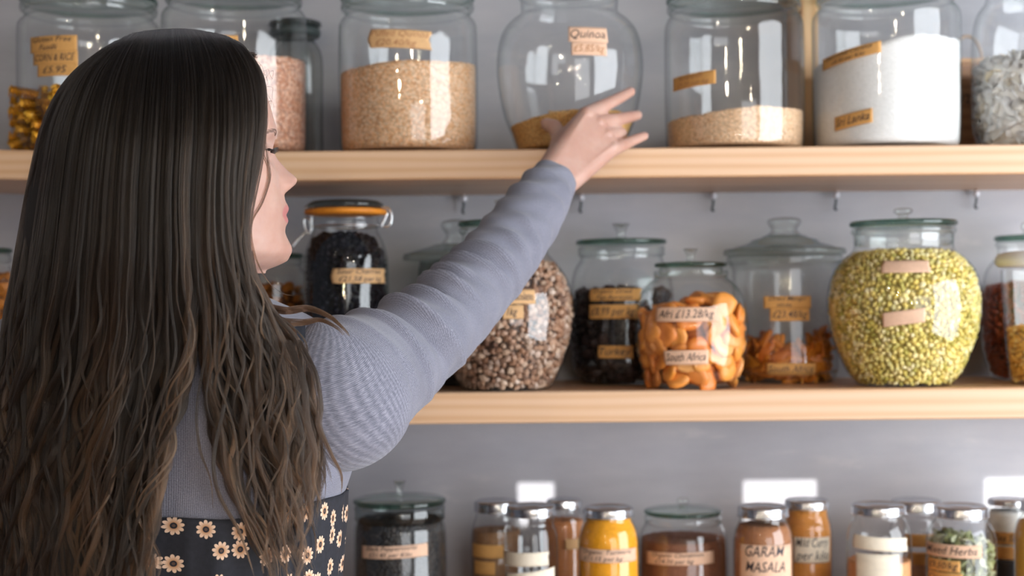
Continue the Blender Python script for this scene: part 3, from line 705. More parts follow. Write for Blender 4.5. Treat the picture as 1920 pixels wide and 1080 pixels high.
# apricots
j = jar('belly_jar', 'smaller belly jar of orange dried apricots with two tags', 1296, 1.96, Z2, [(82, 726), (92, 700), (102, 660), (106, 620), (103, 580), (94, 550), (80, 532), (70, 524), (67, 518)], 'flat', group=RG)
ring_obj(j, 'rim', [(jr(j, 63), jz(j, 522)), (jr(j, 69), jz(j, 518)), (jr(j, 70), jz(j, 512)), (jr(j, 68), jz(j, 508))], G_THICK, 56, False, False)
lid_disc(j, 68, 493, 501, (14, 466, 0, 'flare'), (60, 503, 516))
paper(j, 1233, 576, 1344, 603, ['Afri £13.28/kg'], PAPER_P); paper(j, 1247, 657, 1326, 684, ['South Africa'], PAPER_P, tilt=0.02)
APR = m_objrandom('apricot', [srgb(234, 142, 52), srgb(243, 164, 76), srgb(226, 124, 42), srgb(246, 182, 112)], 0.42, 90)
def apricot_mesh(seed):
    rs = np.random.default_rng(seed); v, f = ICO2; v = v.copy()
    d = 0.15 * np.sin(v[:, 0] * 3 + rs.uniform(0, 6)) * np.cos(v[:, 1] * 2.6 + rs.uniform(0, 6))
    v *= (1 + d)[:, None]; r = np.hypot(v[:, 0], v[:, 1])
    v[:, 2] = v[:, 2] * 0.42 - 0.22 * np.exp(-(r / 0.5) ** 2) * np.sign(v[:, 2]).clip(0, 1) + 0.13 * np.sin(v[:, 0] * 2.2 + rs.uniform(0, 6))
    v *= np.array([0.0185, 0.0160, 0.0175])
    me = bpy.data.meshes.new('apricot'); me.from_pydata(v.tolist(), [], f.tolist()); me.shade_smooth(); me.materials.append(APR); return me
pieces(j, 'dried_apricot', 'dried apricot', 'dried apricots in the smaller belly jar', 'orange dried apricot half among others in the smaller belly jar', [(1190, 592), (1225, 584), (1265, 572), (1300, 556), (1330, 556), (1370, 580), (1402, 592)], [apricot_mesh(k) for k in range(5)], 62, 0.0185, 12, 5, 'out', 0.84)
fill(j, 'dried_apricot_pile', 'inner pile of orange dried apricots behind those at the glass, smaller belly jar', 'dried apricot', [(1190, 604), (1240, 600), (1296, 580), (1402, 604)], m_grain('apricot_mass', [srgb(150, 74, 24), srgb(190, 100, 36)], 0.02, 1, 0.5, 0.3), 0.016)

# mango slices
j = jar('cookie_jar', 'wide cookie jar with stepped lid and round knob, one third mango slices', 1472, 2.088, Z2, [(95, 720), (97, 690), (97, 600), (97, 530), (97, 505), (103, 497), (104, 490)], group=RG)
dome_lid(j, 114, 467, 478, [(104, 468), (88, 462), (66, 456), (60, 450), (44, 446), (38, 442)], [(33, 441), (25, 434), (24, 430), (28, 424), (32, 417), (29, 411), (16, 408), (2, 407)])
ring_obj(j, 'rim', [(jr(j, 103), jz(j, 496)), (jr(j, 108), jz(j, 492)), (jr(j, 108), jz(j, 482)), (jr(j, 104), jz(j, 479))], G_THICK, 56, False, False)
paper(j, 1434, 555, 1518, 578, ['Dried Mango', '    slices'], PAPER_O); paper(j, 1445, 578, 1515, 602, ['£23.48/kg'], PAPER_O); paper(j, 1438, 681, 1526, 704, ['South Africa'], PAPER_O)
MAN = m_objrandom('mango', [srgb(206, 116, 34), srgb(226, 144, 46), srgb(184, 92, 30), srgb(234, 164, 62)], 0.42, 110)
def mango_mesh(seed):
    rs = random.Random(seed); V, Fc = [], []; n = 14; L = 0.05 * rs.uniform(.8, 1.2); w = 0.0085; tw = rs.uniform(-1.2, 1.2); cv = rs.uniform(-.010, .010)
    for i in range(n + 1):
        t = i / n; a = (t - .5) * tw; ww = w * (1 - 0.75 * abs(2 * t - 1) ** 3); th = 0.0024 * (1 - .4 * abs(2 * t - 1))
        for x, y in ((-1, 0), (-.6, .9), (.5, 1), (1, .1), (.6, -.9), (-.5, -1)):
            X, Y_ = x * ww, y * th + 0.0015 * math.sin(t * 9 + x * 2)
            V.append((X * math.cos(a) - Y_ * math.sin(a), (t - .5) * L, X * math.sin(a) + Y_ * math.cos(a) + cv * math.cos((t - .5) * 4)))
    for i in range(n):
        for k in range(6): Fc.append((i * 6 + k, i * 6 + (k + 1) % 6, (i + 1) * 6 + (k + 1) % 6, (i + 1) * 6 + k))
    Fc.append(tuple(range(5, -1, -1))); Fc.append(tuple(range(n * 6, n * 6 + 6)))
    me = bpy.data.meshes.new('mango'); me.from_pydata(V, [], Fc); me.shade_smooth(); me.materials.append(MAN); return me
mt = [(1370, 640), (1410, 638), (1450, 652), (1480, 664), (1510, 655), (1545, 628), (1575, 618)]
pieces(j, 'dried_mango_slice', 'dried mango', 'dried mango slices in the cookie jar', 'curled orange dried mango slice among others in the wide cookie jar', mt, [mango_mesh(k) for k in range(6)], 95, 0.015, 18, 9, 'lay', 0.56)
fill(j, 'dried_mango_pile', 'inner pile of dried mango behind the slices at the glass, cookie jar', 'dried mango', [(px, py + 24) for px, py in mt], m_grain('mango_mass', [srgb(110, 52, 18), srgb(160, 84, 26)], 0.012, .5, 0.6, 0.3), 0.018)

# split peas
j = jar('belly_jar', 'big-bellied glass jar brimming with green split peas and two blank pink tags', 1695, 1.973, Z2, [(91, 722), (104, 700), (122, 662), (136, 622), (142, 584), (140, 545), (130, 510), (112, 486), (97, 474), (92, 467), (91, 455), (92, 440)], 'flat', group=RG)
lid_disc(j, 99, 415, 425, (18, 390, 0, 'button'), (88, 428, 462))
ring_obj(j, 'rim', [(jr(j, 92), jz(j, 440)), (jr(j, 96), jz(j, 437)), (jr(j, 96), jz(j, 430)), (jr(j, 93), jz(j, 427))], G_THICK, 56, False, False)
paper(j, 1657, 488, 1741, 511, (), PAPER_P, cut=0.04); paper(j, 1658, 582, 1731, 609, (), PAPER_P, tilt=0.12)
pebbles(j, 'split_peas', 'green split peas filling the big belly jar to its neck', 'split peas', [(1540, 500), (1600, 478), (1640, 470), (1695, 468), (1750, 470), (1800, 482), (1850, 500)],
        m_islands('split_pea', [srgb(206, 186, 92), srgb(232, 208, 116), srgb(244, 226, 150), srgb(180, 168, 74), srgb(250, 236, 186), srgb(236, 208, 108)], 0.5, 300, 0.1, 0.3, 0.15), m_plain('pea_core', srgb(168, 152, 76)), 5200, 0.0048, (1, 1, .62), 0.0, mind=1.2)

j = jar('glass_jar', 'dim glass jar of rust red contents behind the split peas, right', 1930, 2.09, Z2, [(70, 716), (84, 660), (88, 610), (87, 560), (78, 510), (62, 486), (56, 478), (56, 462)], 'flat', group=RG)
lid_disc(j, 62, 442, 452, (14, 415, 0, 'ball'))
ring_obj(j, 'rim', [(jr(j, 55), jz(j, 464)), (jr(j, 60), jz(j, 461)), (jr(j, 60), jz(j, 456)), (jr(j, 57), jz(j, 453))], G_THICK, 48, False, False)
pebbles(j, 'goji_berries', 'rust red dried berries in the dim jar behind the split peas', 'dried fruit', [(1840, 542), (1930, 530), (2015, 540)], m_islands('goji', [srgb(150, 66, 36), srgb(122, 48, 28), srgb(176, 84, 44)], 0.45), m_plain('goji_core', srgb(70, 26, 16)), 700, 0.0062, (1.2, .8, .7), 0.1)
j = jar('glass_jar', 'slim tapering glass jar with a white lid cut by the right edge', 1955, 1.965, Z2, [(62, 722), (66, 660), (71, 580), (74, 520), (74, 505)], group=RG)
ring_obj(j, 'lid', [(jr(j, 78), jz(j, 500)), (jr(j, 84), jz(j, 495)), (jr(j, 85), jz(j, 486)), (jr(j, 80), jz(j, 475)), (jr(j, 60), jz(j, 471)), (jr(j, 10), jz(j, 470))], WHITE_LID)
pebbles(j, 'popcorn_kernels', 'yellow popping corn in the slim jar with the white lid', 'grain', [(1885, 622), (1920, 614), (2025, 612)], m_islands('corn_kernel', [srgb(226, 160, 62), srgb(240, 184, 92), srgb(214, 140, 44), srgb(246, 210, 140)], 0.4), m_plain('corn_core', srgb(150, 92, 26)), 800, 0.0042, (1, 1, .7), 0.1)

# ================================================================== lowest shelf
RG = 'spice jars on the lowest shelf'
j = jar('glass_jar', 'wide jar of black peppercorns with a green glass lid, beside the dress', 746, 1.99, Z3, [(86, 1180), (87, 1120), (87, 1040), (86, 992), (83, 980), (80, 974)], group=RG)
ring_obj(j, 'rim', [(jr(j, 80), jz(j, 976)), (jr(j, 85), jz(j, 972)), (jr(j, 84), jz(j, 960)), (jr(j, 85), jz(j, 950)), (jr(j, 82), jz(j, 946))], m_glass('frosted_ring', (0.62, 0.66, 0.66), (0.28, 0.33, 0.32), 0.9, 0.2), 56, False, False)
lid_disc(j, 87, 934, 944, (12, 901, 0, 'flare'))
paper(j, 677, 1024, 796, 1048, ['Black Peppercorns', '£21.45 per Kilo'], PAPER_P, tilt=0.04)
fill(j, 'peppercorns', 'black peppercorns filling the wide jar with the green glass lid', 'spice', [(744, 985), (748, 985)], m_grain('pepper', [srgb(26, 26, 30), srgb(44, 42, 42), srgb(66, 60, 56)], 0.0045, 1.0))

def spice(label, cx, Y, half, lidhalf, lid0, lid1, cont=None, papers=(), cgap=0.002):
    j = jar('spice_jar', label, cx, Y, Z3, [(half, 1175), (half, 1100), (half, lid1 + 62), (half * .985, lid1 + 42), (half * .93, lid1 + 26), (half * .84, lid1 + 14), (lidhalf * .93, lid1 + 6), (lidhalf * .92, lid1 - 2)], group=RG)
    lid_screw(j, lidhalf, lid0, lid1)
    if cont:
        nm, lb, ct, py, mt = cont
        fill(j, nm, lb, ct, [(cx - 2, py), (cx + 2, py)], mt, cgap)
    for a in papers: paper(j, *a[:4], **(a[4] if len(a) > 4 else {}))
    return j
def powder(name, c, v=0.1): return m_grain(name, [tuple(x * (1 - v) for x in c), c, tuple(min(1, x * (1 + v)) for x in c)], 0.0016, 0.3, 0.8, 0.85)
brown = powder('brown_spice', srgb(150, 110, 76), .2)
spice('spice jar of brown powder at the back, second jar from the dress', 927, 2.06, 48, 41, 938, 958, ('brown_spice', 'brown ground spice in the back jar nearest the peppercorns', 'spice', 1000, brown),
      [(883, 1022, 939, 1047, dict(mat=PAPER_O)), (886, 1053, 924, 1078, dict(mat=PAPER_O))])
spice('clear spice jar in front with two bare paper bands, left of the turmeric', 992, 1.945, 50, 47, 947, 966, ('clove_spice', 'thin layer of dark cloves in the clear front jar left of the turmeric', 'spice', 1120, powder('clove', srgb(90, 56, 40))),
      [(944, 1037, 1024, 1063, dict(mat=PAPER_W, cut=0.05, tilt=0.03)), (946, 1073, 1034, 1100, dict(mat=PAPER_W, tilt=0.12))])
spice('spice jar of orange powder at the back, just left of the turmeric', 1054, 2.08, 42, 33, 936, 952, ('paprika', 'orange brown paprika in the back jar just left of the turmeric', 'spice', 980, powder('paprika', srgb(200, 130, 80), .15)),
      [(1056, 1010, 1090, 1030, dict(mat=PAPER))])
spice('spice jar of bright yellow turmeric in the front row', 1137, 1.95, 57, 47, 950, 968, ('turmeric', 'bright yellow turmeric powder filling the front spice jar', 'spice', 972, powder('turmeric', srgb(244, 164, 10), .12)),
      [(1083, 1031, 1187, 1056, dict(mat=PAPER_P, lines=['Organic Turmeric', '£11.15 per kg']))])
j = jar('glass_jar', 'low wide glass-lidded jar of brown spice, right of the turmeric', 1277, 2.03, Z3, [(82, 1175), (83, 1100), (83, 1030), (80, 1000), (74, 986), (69, 978)], group=RG)
ring_obj(j, 'rim', [(jr(j, 68), jz(j, 982)), (jr(j, 72), jz(j, 979)), (jr(j, 72), jz(j, 968)), (jr(j, 70), jz(j, 965))], G_THICK, 48, False, False)
lid_disc(j, 73, 955, 963, (11, 932, 0, 'ball'))
fill(j, 'cinnamon', 'brown ground cinnamon in the low glass-lidded jar', 'spice', [(1276, 1022), (1280, 1022)], powder('cinnamon', srgb(132, 84, 60), .2))
paper(j, 1210, 1037, 1332, 1061, ['Organic Cinnamon', '£14.20 per kg'], PAPER_P, tilt=0.03)
spice('spice jar of brown powder in front with a tall handwritten tag', 1427, 1.95, 56, 47, 948, 968, ('garam_masala', 'brown garam masala powder in the front jar with the tall tag', 'spice', 990, powder('masala', srgb(164, 108, 70), .15)),
      [(1384, 1023, 1477, 1110, dict(mat=PAPER_P, lines=['GARAM', 'MASALA', 'KITCHEN'], pad=0.16))])
spice('spice jar of orange powder at the back, behind the tall tag', 1510, 2.06, 46, 42, 936, 952, ('curry_powder', 'orange curry powder in the back jar behind the tall tag', 'spice', 958, powder('curry', srgb(226, 150, 70), .12)),
      [(1486, 1008, 1549, 1056, dict(mat=PAPER_W, lines=['Mild Curry', 'per kilo']))])
spice('front spice jar banded with two bare cream papers, right half of the shelf', 1644, 1.95, 60, 50, 945, 963, ('ginger', 'pale ginger powder low in the front jar with two cream papers', 'spice', 1060, powder('ginger', srgb(226, 160, 110), .1)),
      [(1597, 1008, 1694, 1034, dict(mat=PAPER_W, tilt=-0.05, cut=0.04)), (1603, 1040, 1679, 1110, dict(mat=PAPER_W))])
spice('spice jar at the back between the cream-banded jar and the green leaves jar', 1715, 2.07, 50, 46, 937, 956, ('nutmeg', 'brown spice in the back jar between two front jars', 'spice', 1062, powder('nutmeg', srgb(190, 140, 110), .15)),
      [(1694, 1002, 1746, 1026, dict(mat=PAPER_O)), (1700, 1036, 1744, 1060, dict(mat=PAPER_O))])
j = spice('front spice jar of pale green leaves with three written tags', 1798, 1.95, 64, 50, 948, 968, None,
      [(1737, 1023, 1834, 1048, dict(mat=PAPER_P, lines=['Mixed Herbs'])), (1740, 1052, 1796, 1074, dict(mat=PAPER_O, lines=['£9.50/kg'])), (1740, 1076, 1800, 1098, dict(mat=PAPER_O, lines=['Organic']))])
pebbles(j, 'herb_leaves', 'pale green dried herb leaves in the front jar with three tags', 'herbs', [(1735, 1022), (1770, 1012), (1798, 1014), (1862, 1022)], m_islands('herb_leaf', [srgb(150, 150, 100), srgb(190, 194, 150), srgb(120, 126, 72), srgb(206, 206, 176), srgb(168, 140, 80)], 0.6), m_plain('herb_core', srgb(90, 92, 56)), 420, 0.0062, (1.5, .8, .8), 0, flake=FLK)
spice('spice jar at the back with white filling above brown tape, near the right edge', 1888, 2.07, 44, 38, 934, 946, ('white_salt', 'white salt in the back jar near the right edge', 'spice', 962, powder('salt', srgb(244, 243, 240), .03)),
      [(1862, 999, 1912, 1022, dict(mat=PAPER_O, lines=['Sea Salt'])), (1862, 1026, 1912, 1050, dict(mat=PAPER_O)), (1862, 1051, 1912, 1110, dict(mat=m_paper('black_tape', (0.03, 0.03, 0.035))))])
spice('spice jar of amber powder cut by the right edge', 1962, 1.96, 62, 50, 938, 958, ('mustard_powder', 'amber mustard powder in the jar cut by the right edge', 'spice', 985, powder('mustard', srgb(236, 172, 66), .1)))
bpy.data.objects.remove(_fo)

# ================================================================== the woman
OB = Vector((-0.34, 1.42, 0.0))
def m_skin():
    t = NT('skin'); v = t.coord('Object'); a = t.noise(v, 22, 4, 0.6); b = t.noise(v, 240, 3)
    col = t.ramp(a, [(0.3, srgb(178, 134, 118)), (0.55, srgb(188, 148, 133)), (0.75, srgb(194, 160, 147))])
    bb = t.bsdf(col, 0.48, bump=b, bstr=0.10, bdist=0.0006)
    bb.inputs['Subsurface Weight'].default_value = 0.25; bb.inputs['Subsurface Radius'].default_value = (0.010, 0.004, 0.002); bb.inputs['Subsurface Scale'].default_value = 1.0
    return t.m
SKIN = m_skin()
LIP = m_plain('lip_skin', srgb(184, 118, 114), 0.4)
def hull_bm(balls, sub=3):
    """rounded hull around a few balls ((centre, radius), ...)"""
    bm = bmesh.new()
    for c, r in balls:
        q = bmesh.ops.create_icosphere(bm, subdivisions=sub, radius=r); bmesh.ops.translate(bm, vec=Vector(c), verts=q['verts'])
    res = bmesh.ops.convex_hull(bm, input=bm.verts[:])
    bmesh.ops.delete(bm, geom=[g for g in set(res['geom_interior']) | set(res['geom_unused']) if isinstance(g, bmesh.types.BMVert)], context='VERTS')
    v = [tuple(x.co) for x in bm.verts]; bm.verts.index_update(); f = [tuple(x.index for x in p.verts) for p in bm.faces]; bm.free()
    return v, f
def chain(balls, sub=2): return merge([hull_bm([balls[i], balls[i + 1]], sub) for i in range(len(balls) - 1)])
def remeshed(V, Fc, voxel, smooth_it, fac=0.5):
    o = mesh_obj('tmp', V, Fc, None)
    r = o.modifiers.new('r', 'REMESH'); r.mode = 'VOXEL'; r.voxel_size = voxel
    s = o.modifiers.new('s', 'SMOOTH'); s.factor = fac; s.iterations = smooth_it
    dg = bpy.context.evaluated_depsgraph_get(); dg.update(); me = o.evaluated_get(dg).to_mesh()
    v = [tuple(q.co) for q in me.vertices]; f = [tuple(p.vertices) for p in me.polygons]
    o.evaluated_get(dg).to_mesh_clear(); bpy.data.objects.remove(o)
    return v, f
def S(px, py, Y, r): return (P(px, py, Y), r)

# ---- hand and forearm
wr, wu = S(1030, 321, 1.795, .0170), S(1057, 345, 1.798, .0165)
mcp = [S(1099, 217, 1.846, .0122), S(1120, 233, 1.850, .0125), S(1135, 255, 1.850, .0118), S(1147, 279, 1.846, .0108)]
fing = [
    [mcp[0], S(1141, 194, 1.872, .0086), S(1166, 181, 1.892, .0076), S(1182, 172, 1.905, .0066)],
    [mcp[1], S(1160, 224, 1.882, .0087), S(1182, 219, 1.908, .0077), S(1195, 216, 1.926, .0067)],
    [mcp[2], S(1162, 249, 1.884, .0083), S(1166, 250, 1.908, .0074), S(1161, 254, 1.922, .0066)],
    [mcp[3], S(1177, 268, 1.872, .0073), S(1195, 260, 1.886, .0066), S(1208, 255, 1.897, .0058)]]
thumb = [S(1045, 292, 1.826, .0135), S(1051, 258, 1.856, .0118), S(1040, 238, 1.870, .0098), S(1026, 233, 1.878, .0085)]
fore = [S(1042, 335, 1.790, .0200), S(1010, 376, 1.750, .0220), S(950, 462, 1.695, .0270), S(872, 560, 1.620, .0290), S(770, 648, 1.54, .036), S(650, 720, 1.445, .046), S(540, 720, 1.415, .05)]
parts = [hull_bm([wr, wu, (mcp[0][0], .0112), (mcp[1][0], .0118)]), hull_bm([wr, wu, (mcp[1][0], .0118), (mcp[2][0], .0112)]), hull_bm([wr, wu, (mcp[2][0], .0112), (mcp[3][0], .0104)]),
         hull_bm([wr, thumb[0], (mcp[0][0], .011), S(1060, 262, 1.846, .013)]), hull_bm([wr, wu, fore[1]])]
for c in fing: parts.append(chain(c, 3))
for c in mcp: parts.append(hull_bm([(c[0] + Vector((0, -.0035, .001)), c[1] * .86), (c[0], c[1])], 3))
for c, t in zip(mcp, (wr, wr, wu, wu)):      # tendons on the back of the hand
    a = c[0] + Vector((0, -.0085, .002)); b = t[0].lerp(c[0], .35) + Vector((0, -.0125, .002)); parts.append(hull_bm([(a, .0042), (b, .0034)], 2))
parts.append(chain(thumb, 3)); parts.append(chain(fore[1:], 3))
hv, hf = remeshed(*merge(parts), 0.0013, 5)

# ---- torso, neck, other arm, legs (mostly under clothes or out of the frame)
XC = -0.338; YC = 1.432
TR = [(0.80, .165, .120), (0.90, .165, .115), (1.00, .146, .105), (1.06, .152, .108), (1.124, .159, .114), (1.155, .161, .116), (1.187, .172, .117), (1.24, .176, .117), (1.287, .172, .110), (1.32, .158, .092), (1.342, .128, .072), (1.358, .088, .058), (1.372, .064, .054)]
def torso_grid(scale, z_lo, z_hi, nz=60, n=96, off=0.0, rag=None):
    z = np.array([t[0] for t in TR]); zz = np.linspace(z_lo, z_hi, nz)
    ww = np.interp(zz, z, [t[1] for t in TR]); dd = np.interp(zz, z, [t[2] for t in TR])
    k = np.array([.25, .5, .25])
    for _ in range(3):
        ww = np.r_[ww[0], np.convolve(ww, k, 'valid'), ww[-1]]; dd = np.r_[dd[0], np.convolve(dd, k, 'valid'), dd[-1]]
    V, uv = [], []
    for a in range(nz):
        for b in range(n):
            th = 2 * PI * b / n; c, s = math.cos(th), math.sin(th); e = 0.82
            x = (ww[a] * scale + off) * math.copysign(abs(c) ** e, c); y = (dd[a] * scale + off) * math.copysign(abs(s) ** e, s)
            # spine hollow between the shoulder blades
            if s < 0: y += 0.010 * math.exp(-(x / .035) ** 2) - 0.004 * math.exp(-((abs(x) - .085) / .04) ** 2)
            z_ = zz[a] if rag is None else zz[a] + rag(x, y, a / (nz - 1))
            V.append((XC + x, YC + y, z_)); uv.append((math.atan2(s, c) * 0.15, z_))
    Fc = [(a * n + b, a * n + (b + 1) % n, (a + 1) * n + (b + 1) % n, (a + 1) * n + b) for a in range(nz - 1) for b in range(n)]
    return V, Fc, uv, n, nz
tv_, tf_, _, n_, nz_ = torso_grid(0.93, 0.80, 1.372)
tf_ = tf_ + [tuple(range(n_ - 1, -1, -1)), tuple(range((nz_ - 1) * n_, nz_ * n_))]
HX, HY, HZ = -0.3180, 1.385, 1.5060          # head centre at eye height
YAW = math.radians(25); ca, sa = math.cos(YAW), math.sin(YAW)
def head_pt(x, y, z): return Vector((HX + x * ca - y * sa, HY + x * sa + y * ca, HZ + z))
neck = chain([(Vector((XC + .004, YC - .01, 1.33)), .058), (Vector((-0.335, 1.405, 1.40)), .052), (head_pt(-.022, 0, -.06), .052)], 3)
larm = chain([(Vector((XC - .15, YC + .005, 1.285)), .05), (Vector((XC - .225, YC + .03, 1.02)), .038), (Vector((XC - .19, YC + .14, 0.86)), .024), (Vector((XC - .165, YC + .20, 0.80)), .02)], 3)
lh = [(Vector((XC - .165, YC + .20, 0.80)), .02), (Vector((XC - .15, YC + .24, 0.74)), .022)]
lhand = [hull_bm(lh, 2)]
for k in range(4): lhand.append(chain([(Vector((XC - .165 + .012 * k, YC + .245, 0.735)), .009), (Vector((XC - .168 + .014 * k, YC + .262, 0.69)), .008), (Vector((XC - .166 + .014 * k, YC + .25, 0.66)), .007)], 2))
lhand.append(chain([(Vector((XC - .14, YC + .215, 0.785)), .011), (Vector((XC - .112, YC + .235, 0.75)), .0095), (Vector((XC - .105, YC + .25, 0.72)), .008)], 2))
legs = []
for s in (-1, 1):
    lx = XC + s * .085
    legs.append(chain([(Vector((lx, YC, .84)), .085), (Vector((lx, YC - .01, .47)), .055), (Vector((lx, YC + .012, .36)), .054), (Vector((lx, YC + .015, .10)), .036), (Vector((lx, YC + .012, .045)), .036)], 3))
    legs.append(hull_bm([(Vector((lx, YC - .005, .04)), .036), (Vector((lx + s * .012, YC - .15 + .28, .026)), .024), (Vector((lx - s * .012, YC + .13, .026)), .024)], 2))
bv, bf = remeshed(*merge([(tv_, tf_), neck, larm, *lhand, *legs]), 0.005, 6)

# ---- head
Zt = [-.123, -.1168, -.105, -.09, -.07, -.05, -.03, 0, .0244, .045, .070, .088, .096, .100]
XF = [.055, .080, .096, .0955, .0945, .0930, .0890, .0862, .0880, .0830, .071, .050, .030, .008]
XB = [.035, .020, -.012, -.040, -.062, -.080, -.090, -.097, -.099, -.096, -.083, -.060, -.040, -.020]
WD = [.012, .030, .047, .0565, .0625, .0665, .0705, .0745, .0755, .0735, .064, .047, .030, .010]
mp = [(-.1195, .080), (-.1168, .0891), (-.111, .1020), (-.1014, .1067), (-.0961, .1062), (-.088, .1015), (-.0823, .0991), (-.0765, .1000), (-.0717, .1030), (-.0680, .1024), (-.0653, .1000), (-.0625, .1022), (-.0584, .1040), (-.0545, .1022), (-.0515, .1003), (-.044, .0985), (-.0395, .1030),
      (-.035, .1102), (-.031, .1130), (-.0276, .1132), (-.0235, .1085), (-.0196, .1032), (-.0085, .0930), (0, .0885), (.0138, .0905), (.0244, .0880), (.0403, .0840), (.06, .079), (.08, .071)]
mz = np.array([m[0] for m in mp]); mx = np.array([m[1] for m in mp])
NZ, NT_ = 200, 160
HV, hcol = [], []
zz = np.r_[np.linspace(-.123, .088, NZ - 14), .088 + .012 * np.sin(np.linspace(0, PI / 2, 15))[1:]]
NZ = len(zz)
def sm(arr): return np.interp(zz, Zt, arr)
def smooth_(a, it=10):
    for _ in range(it): a = np.r_[a[0], np.convolve(a, [.25, .5, .25], 'valid'), a[-1]]
    return a
xf, xb, wd = smooth_(sm(XF)), smooth_(sm(XB)), smooth_(sm(WD))
mid = smooth_(np.interp(zz, mz, mx), 2)
g = lambda d, s: math.exp(-(d / s) ** 2)
for a, z in enumerate(zz):
    xc = 0.35 * xf[a] + 0.65 * xb[a]
    sig = 0.0085 + 0.006 * g(z + .031, .014) + .016 * g(z + .062, .018) + .016 * g(z + .100, .02) + .02 * max(0, min(1, (z - .004) / .02))
    for b in range(NT_):
        u = b / NT_; th = 2 * PI * u
        th = th - 0.42 * math.sin(th) * 1.0          # denser samples round the face front
        c, s = math.cos(th), math.sin(th)
        y = wd[a] * math.copysign(abs(s) ** .92, s)
        L = (xf[a] - xc) if c > 0 else (xc - xb[a])
        x = xc + L * math.copysign(abs(c) ** .78, c) if c > 0 else xc + L * c
        if c > 0.05:
            fr = min(1, c / .35)
            x += (mid[a] - xf[a]) * g(y, sig) * fr if z < .09 else 0
            x += fr * 0.0055 * (g(y - .0125, .0055) + g(y + .0125, .0055)) * g(z + .0375, .0062)          # nostril wings
            x -= fr * 0.0110 * (g(y - .031, .016) + g(y + .031, .016)) * g(z + .003, .0115)               # eye sockets
            x += fr * 0.0085 * (g(y - .031, .0115) + g(y + .031, .0115)) * g(z + .003, .0062)             # lids over the eyes
            x += fr * 0.0030 * (g(y - .030, .020) + g(y + .030, .020)) * g(z - .016, .0065)               # brows
            x += fr * 0.0035 * (g(y - .045, .018) + g(y + .045, .018)) * g(z + .030, .018)                # cheekbones
            x -= fr * 0.0016 * g(abs(y) - .020, .006) * g(z + .062, .010)
        HV.append(head_pt(x, y, z)); hcol.append((y, z, c))
HF = [(a * NT_ + b, a * NT_ + (b + 1) % NT_, (a + 1) * NT_ + (b + 1) % NT_, (a + 1) * NT_ + b) for a in range(NZ - 1) for b in range(NT_)]
HF += [tuple(range(NT_ - 1, -1, -1)), tuple(range((NZ - 1) * NT_, NZ * NT_))]
AV, AF = merge([(HV, HF), (bv, bf), (hv, hf)])
person = mesh_obj('person', [Vector(v) - OB for v in AV], AF, SKIN, loc=OB)
person.data.materials.append(LIP); person.data.materials.append(m_plain('hair_roots', (0.016, 0.012, 0.010), 0.8))
mi = np.zeros(len(person.data.polygons), dtype=np.int32)
for k, f in enumerate(HF[:-2]):
    y, z, c = hcol[f[0]]
    if z > .056 + .012 * (abs(y) / .07) ** 2 * -1 or c < 0.12 and z > -.07: mi[k] = 2
    w_ = .0235 * (1 - (abs(z + .0652) / .0125) ** 2 * .55)
    if c > 0.2 and -.0762 < z < -.0545 and abs(y) < w_ - (.010 if abs(z + .0652) > .0085 else 0): mi[k] = 1
person.data.polygons.foreach_set('material_index', mi)
tag(person, 'woman with long dark wavy hair in grey top and daisy dress, reaching for a jar', 'person')
def body_part(name, V, Fc, mat, parent=None, uv=None, smooth=True):
    return mesh_obj(name, [Vector(v) - OB for v in V], Fc, mat, parent or person, smooth, uv=uv)
# eyes, brows, lashes
for s in (-1, 1):
    v, f = ICO2; c = head_pt(.0612, s * .031, -.003); v2 = [c + Vector(q) * .0118 for q in v]
    body_part('eye', v2, f.tolist(), m_plain('eye_white' + ('a' if s > 0 else 'b'), (0.42, 0.37, 0.36), 0.35, var=.02))
HAIRM = m_plain('lash_hair', (0.03, 0.022, 0.018), 0.6); BROWM = m_plain('brow_hair', (0.22, 0.14, 0.11), 0.8)
hb = BVHTree.FromPolygons([tuple(v) for v in HV], HF)
def face_hit(y, z, off=0.0):
    h = hb.ray_cast(head_pt(.3, y, z), (head_pt(0, y, z) - head_pt(.3, y, z)).normalized())
    return (h[0] + h[1] * off) if h[0] else head_pt(.09, y, z)
for s in (-1, 1):
    strands = []
    for k in range(70):
        t = k / 69; y = s * (.020 + .026 * t); z = .0125 + .005 * math.sin(t * 2.6) - .004 * t + random.uniform(-.0016, .0016)
        p0 = face_hit(y, z, .0000); p1 = face_hit(y + s * .005, z + .002 - .003 * t, .0003); strands.append(tube([p0, p0.lerp(p1, .5), p1], [.0003, .00025, .0001], 4))
    body_part('eyebrow', *merge(strands), BROWM)
    strands = []
    for k in range(22):
        t = k / 21; y = s * (.021 + .021 * t); p0 = face_hit(y, -.0045 + .0025 * math.sin(t * PI), .0002)
        d = head_pt(.0085, s * .0035 * (t - .2), 0) - head_pt(0, 0, 0)
        strands.append(tube([p0, p0 + d * .5 + Vector((0, 0, -.0012)), p0 + d + Vector((0, 0, .0014))], [.0003, .00025, .0001], 4))
    body_part('eyelashes', *merge(strands), HAIRM)
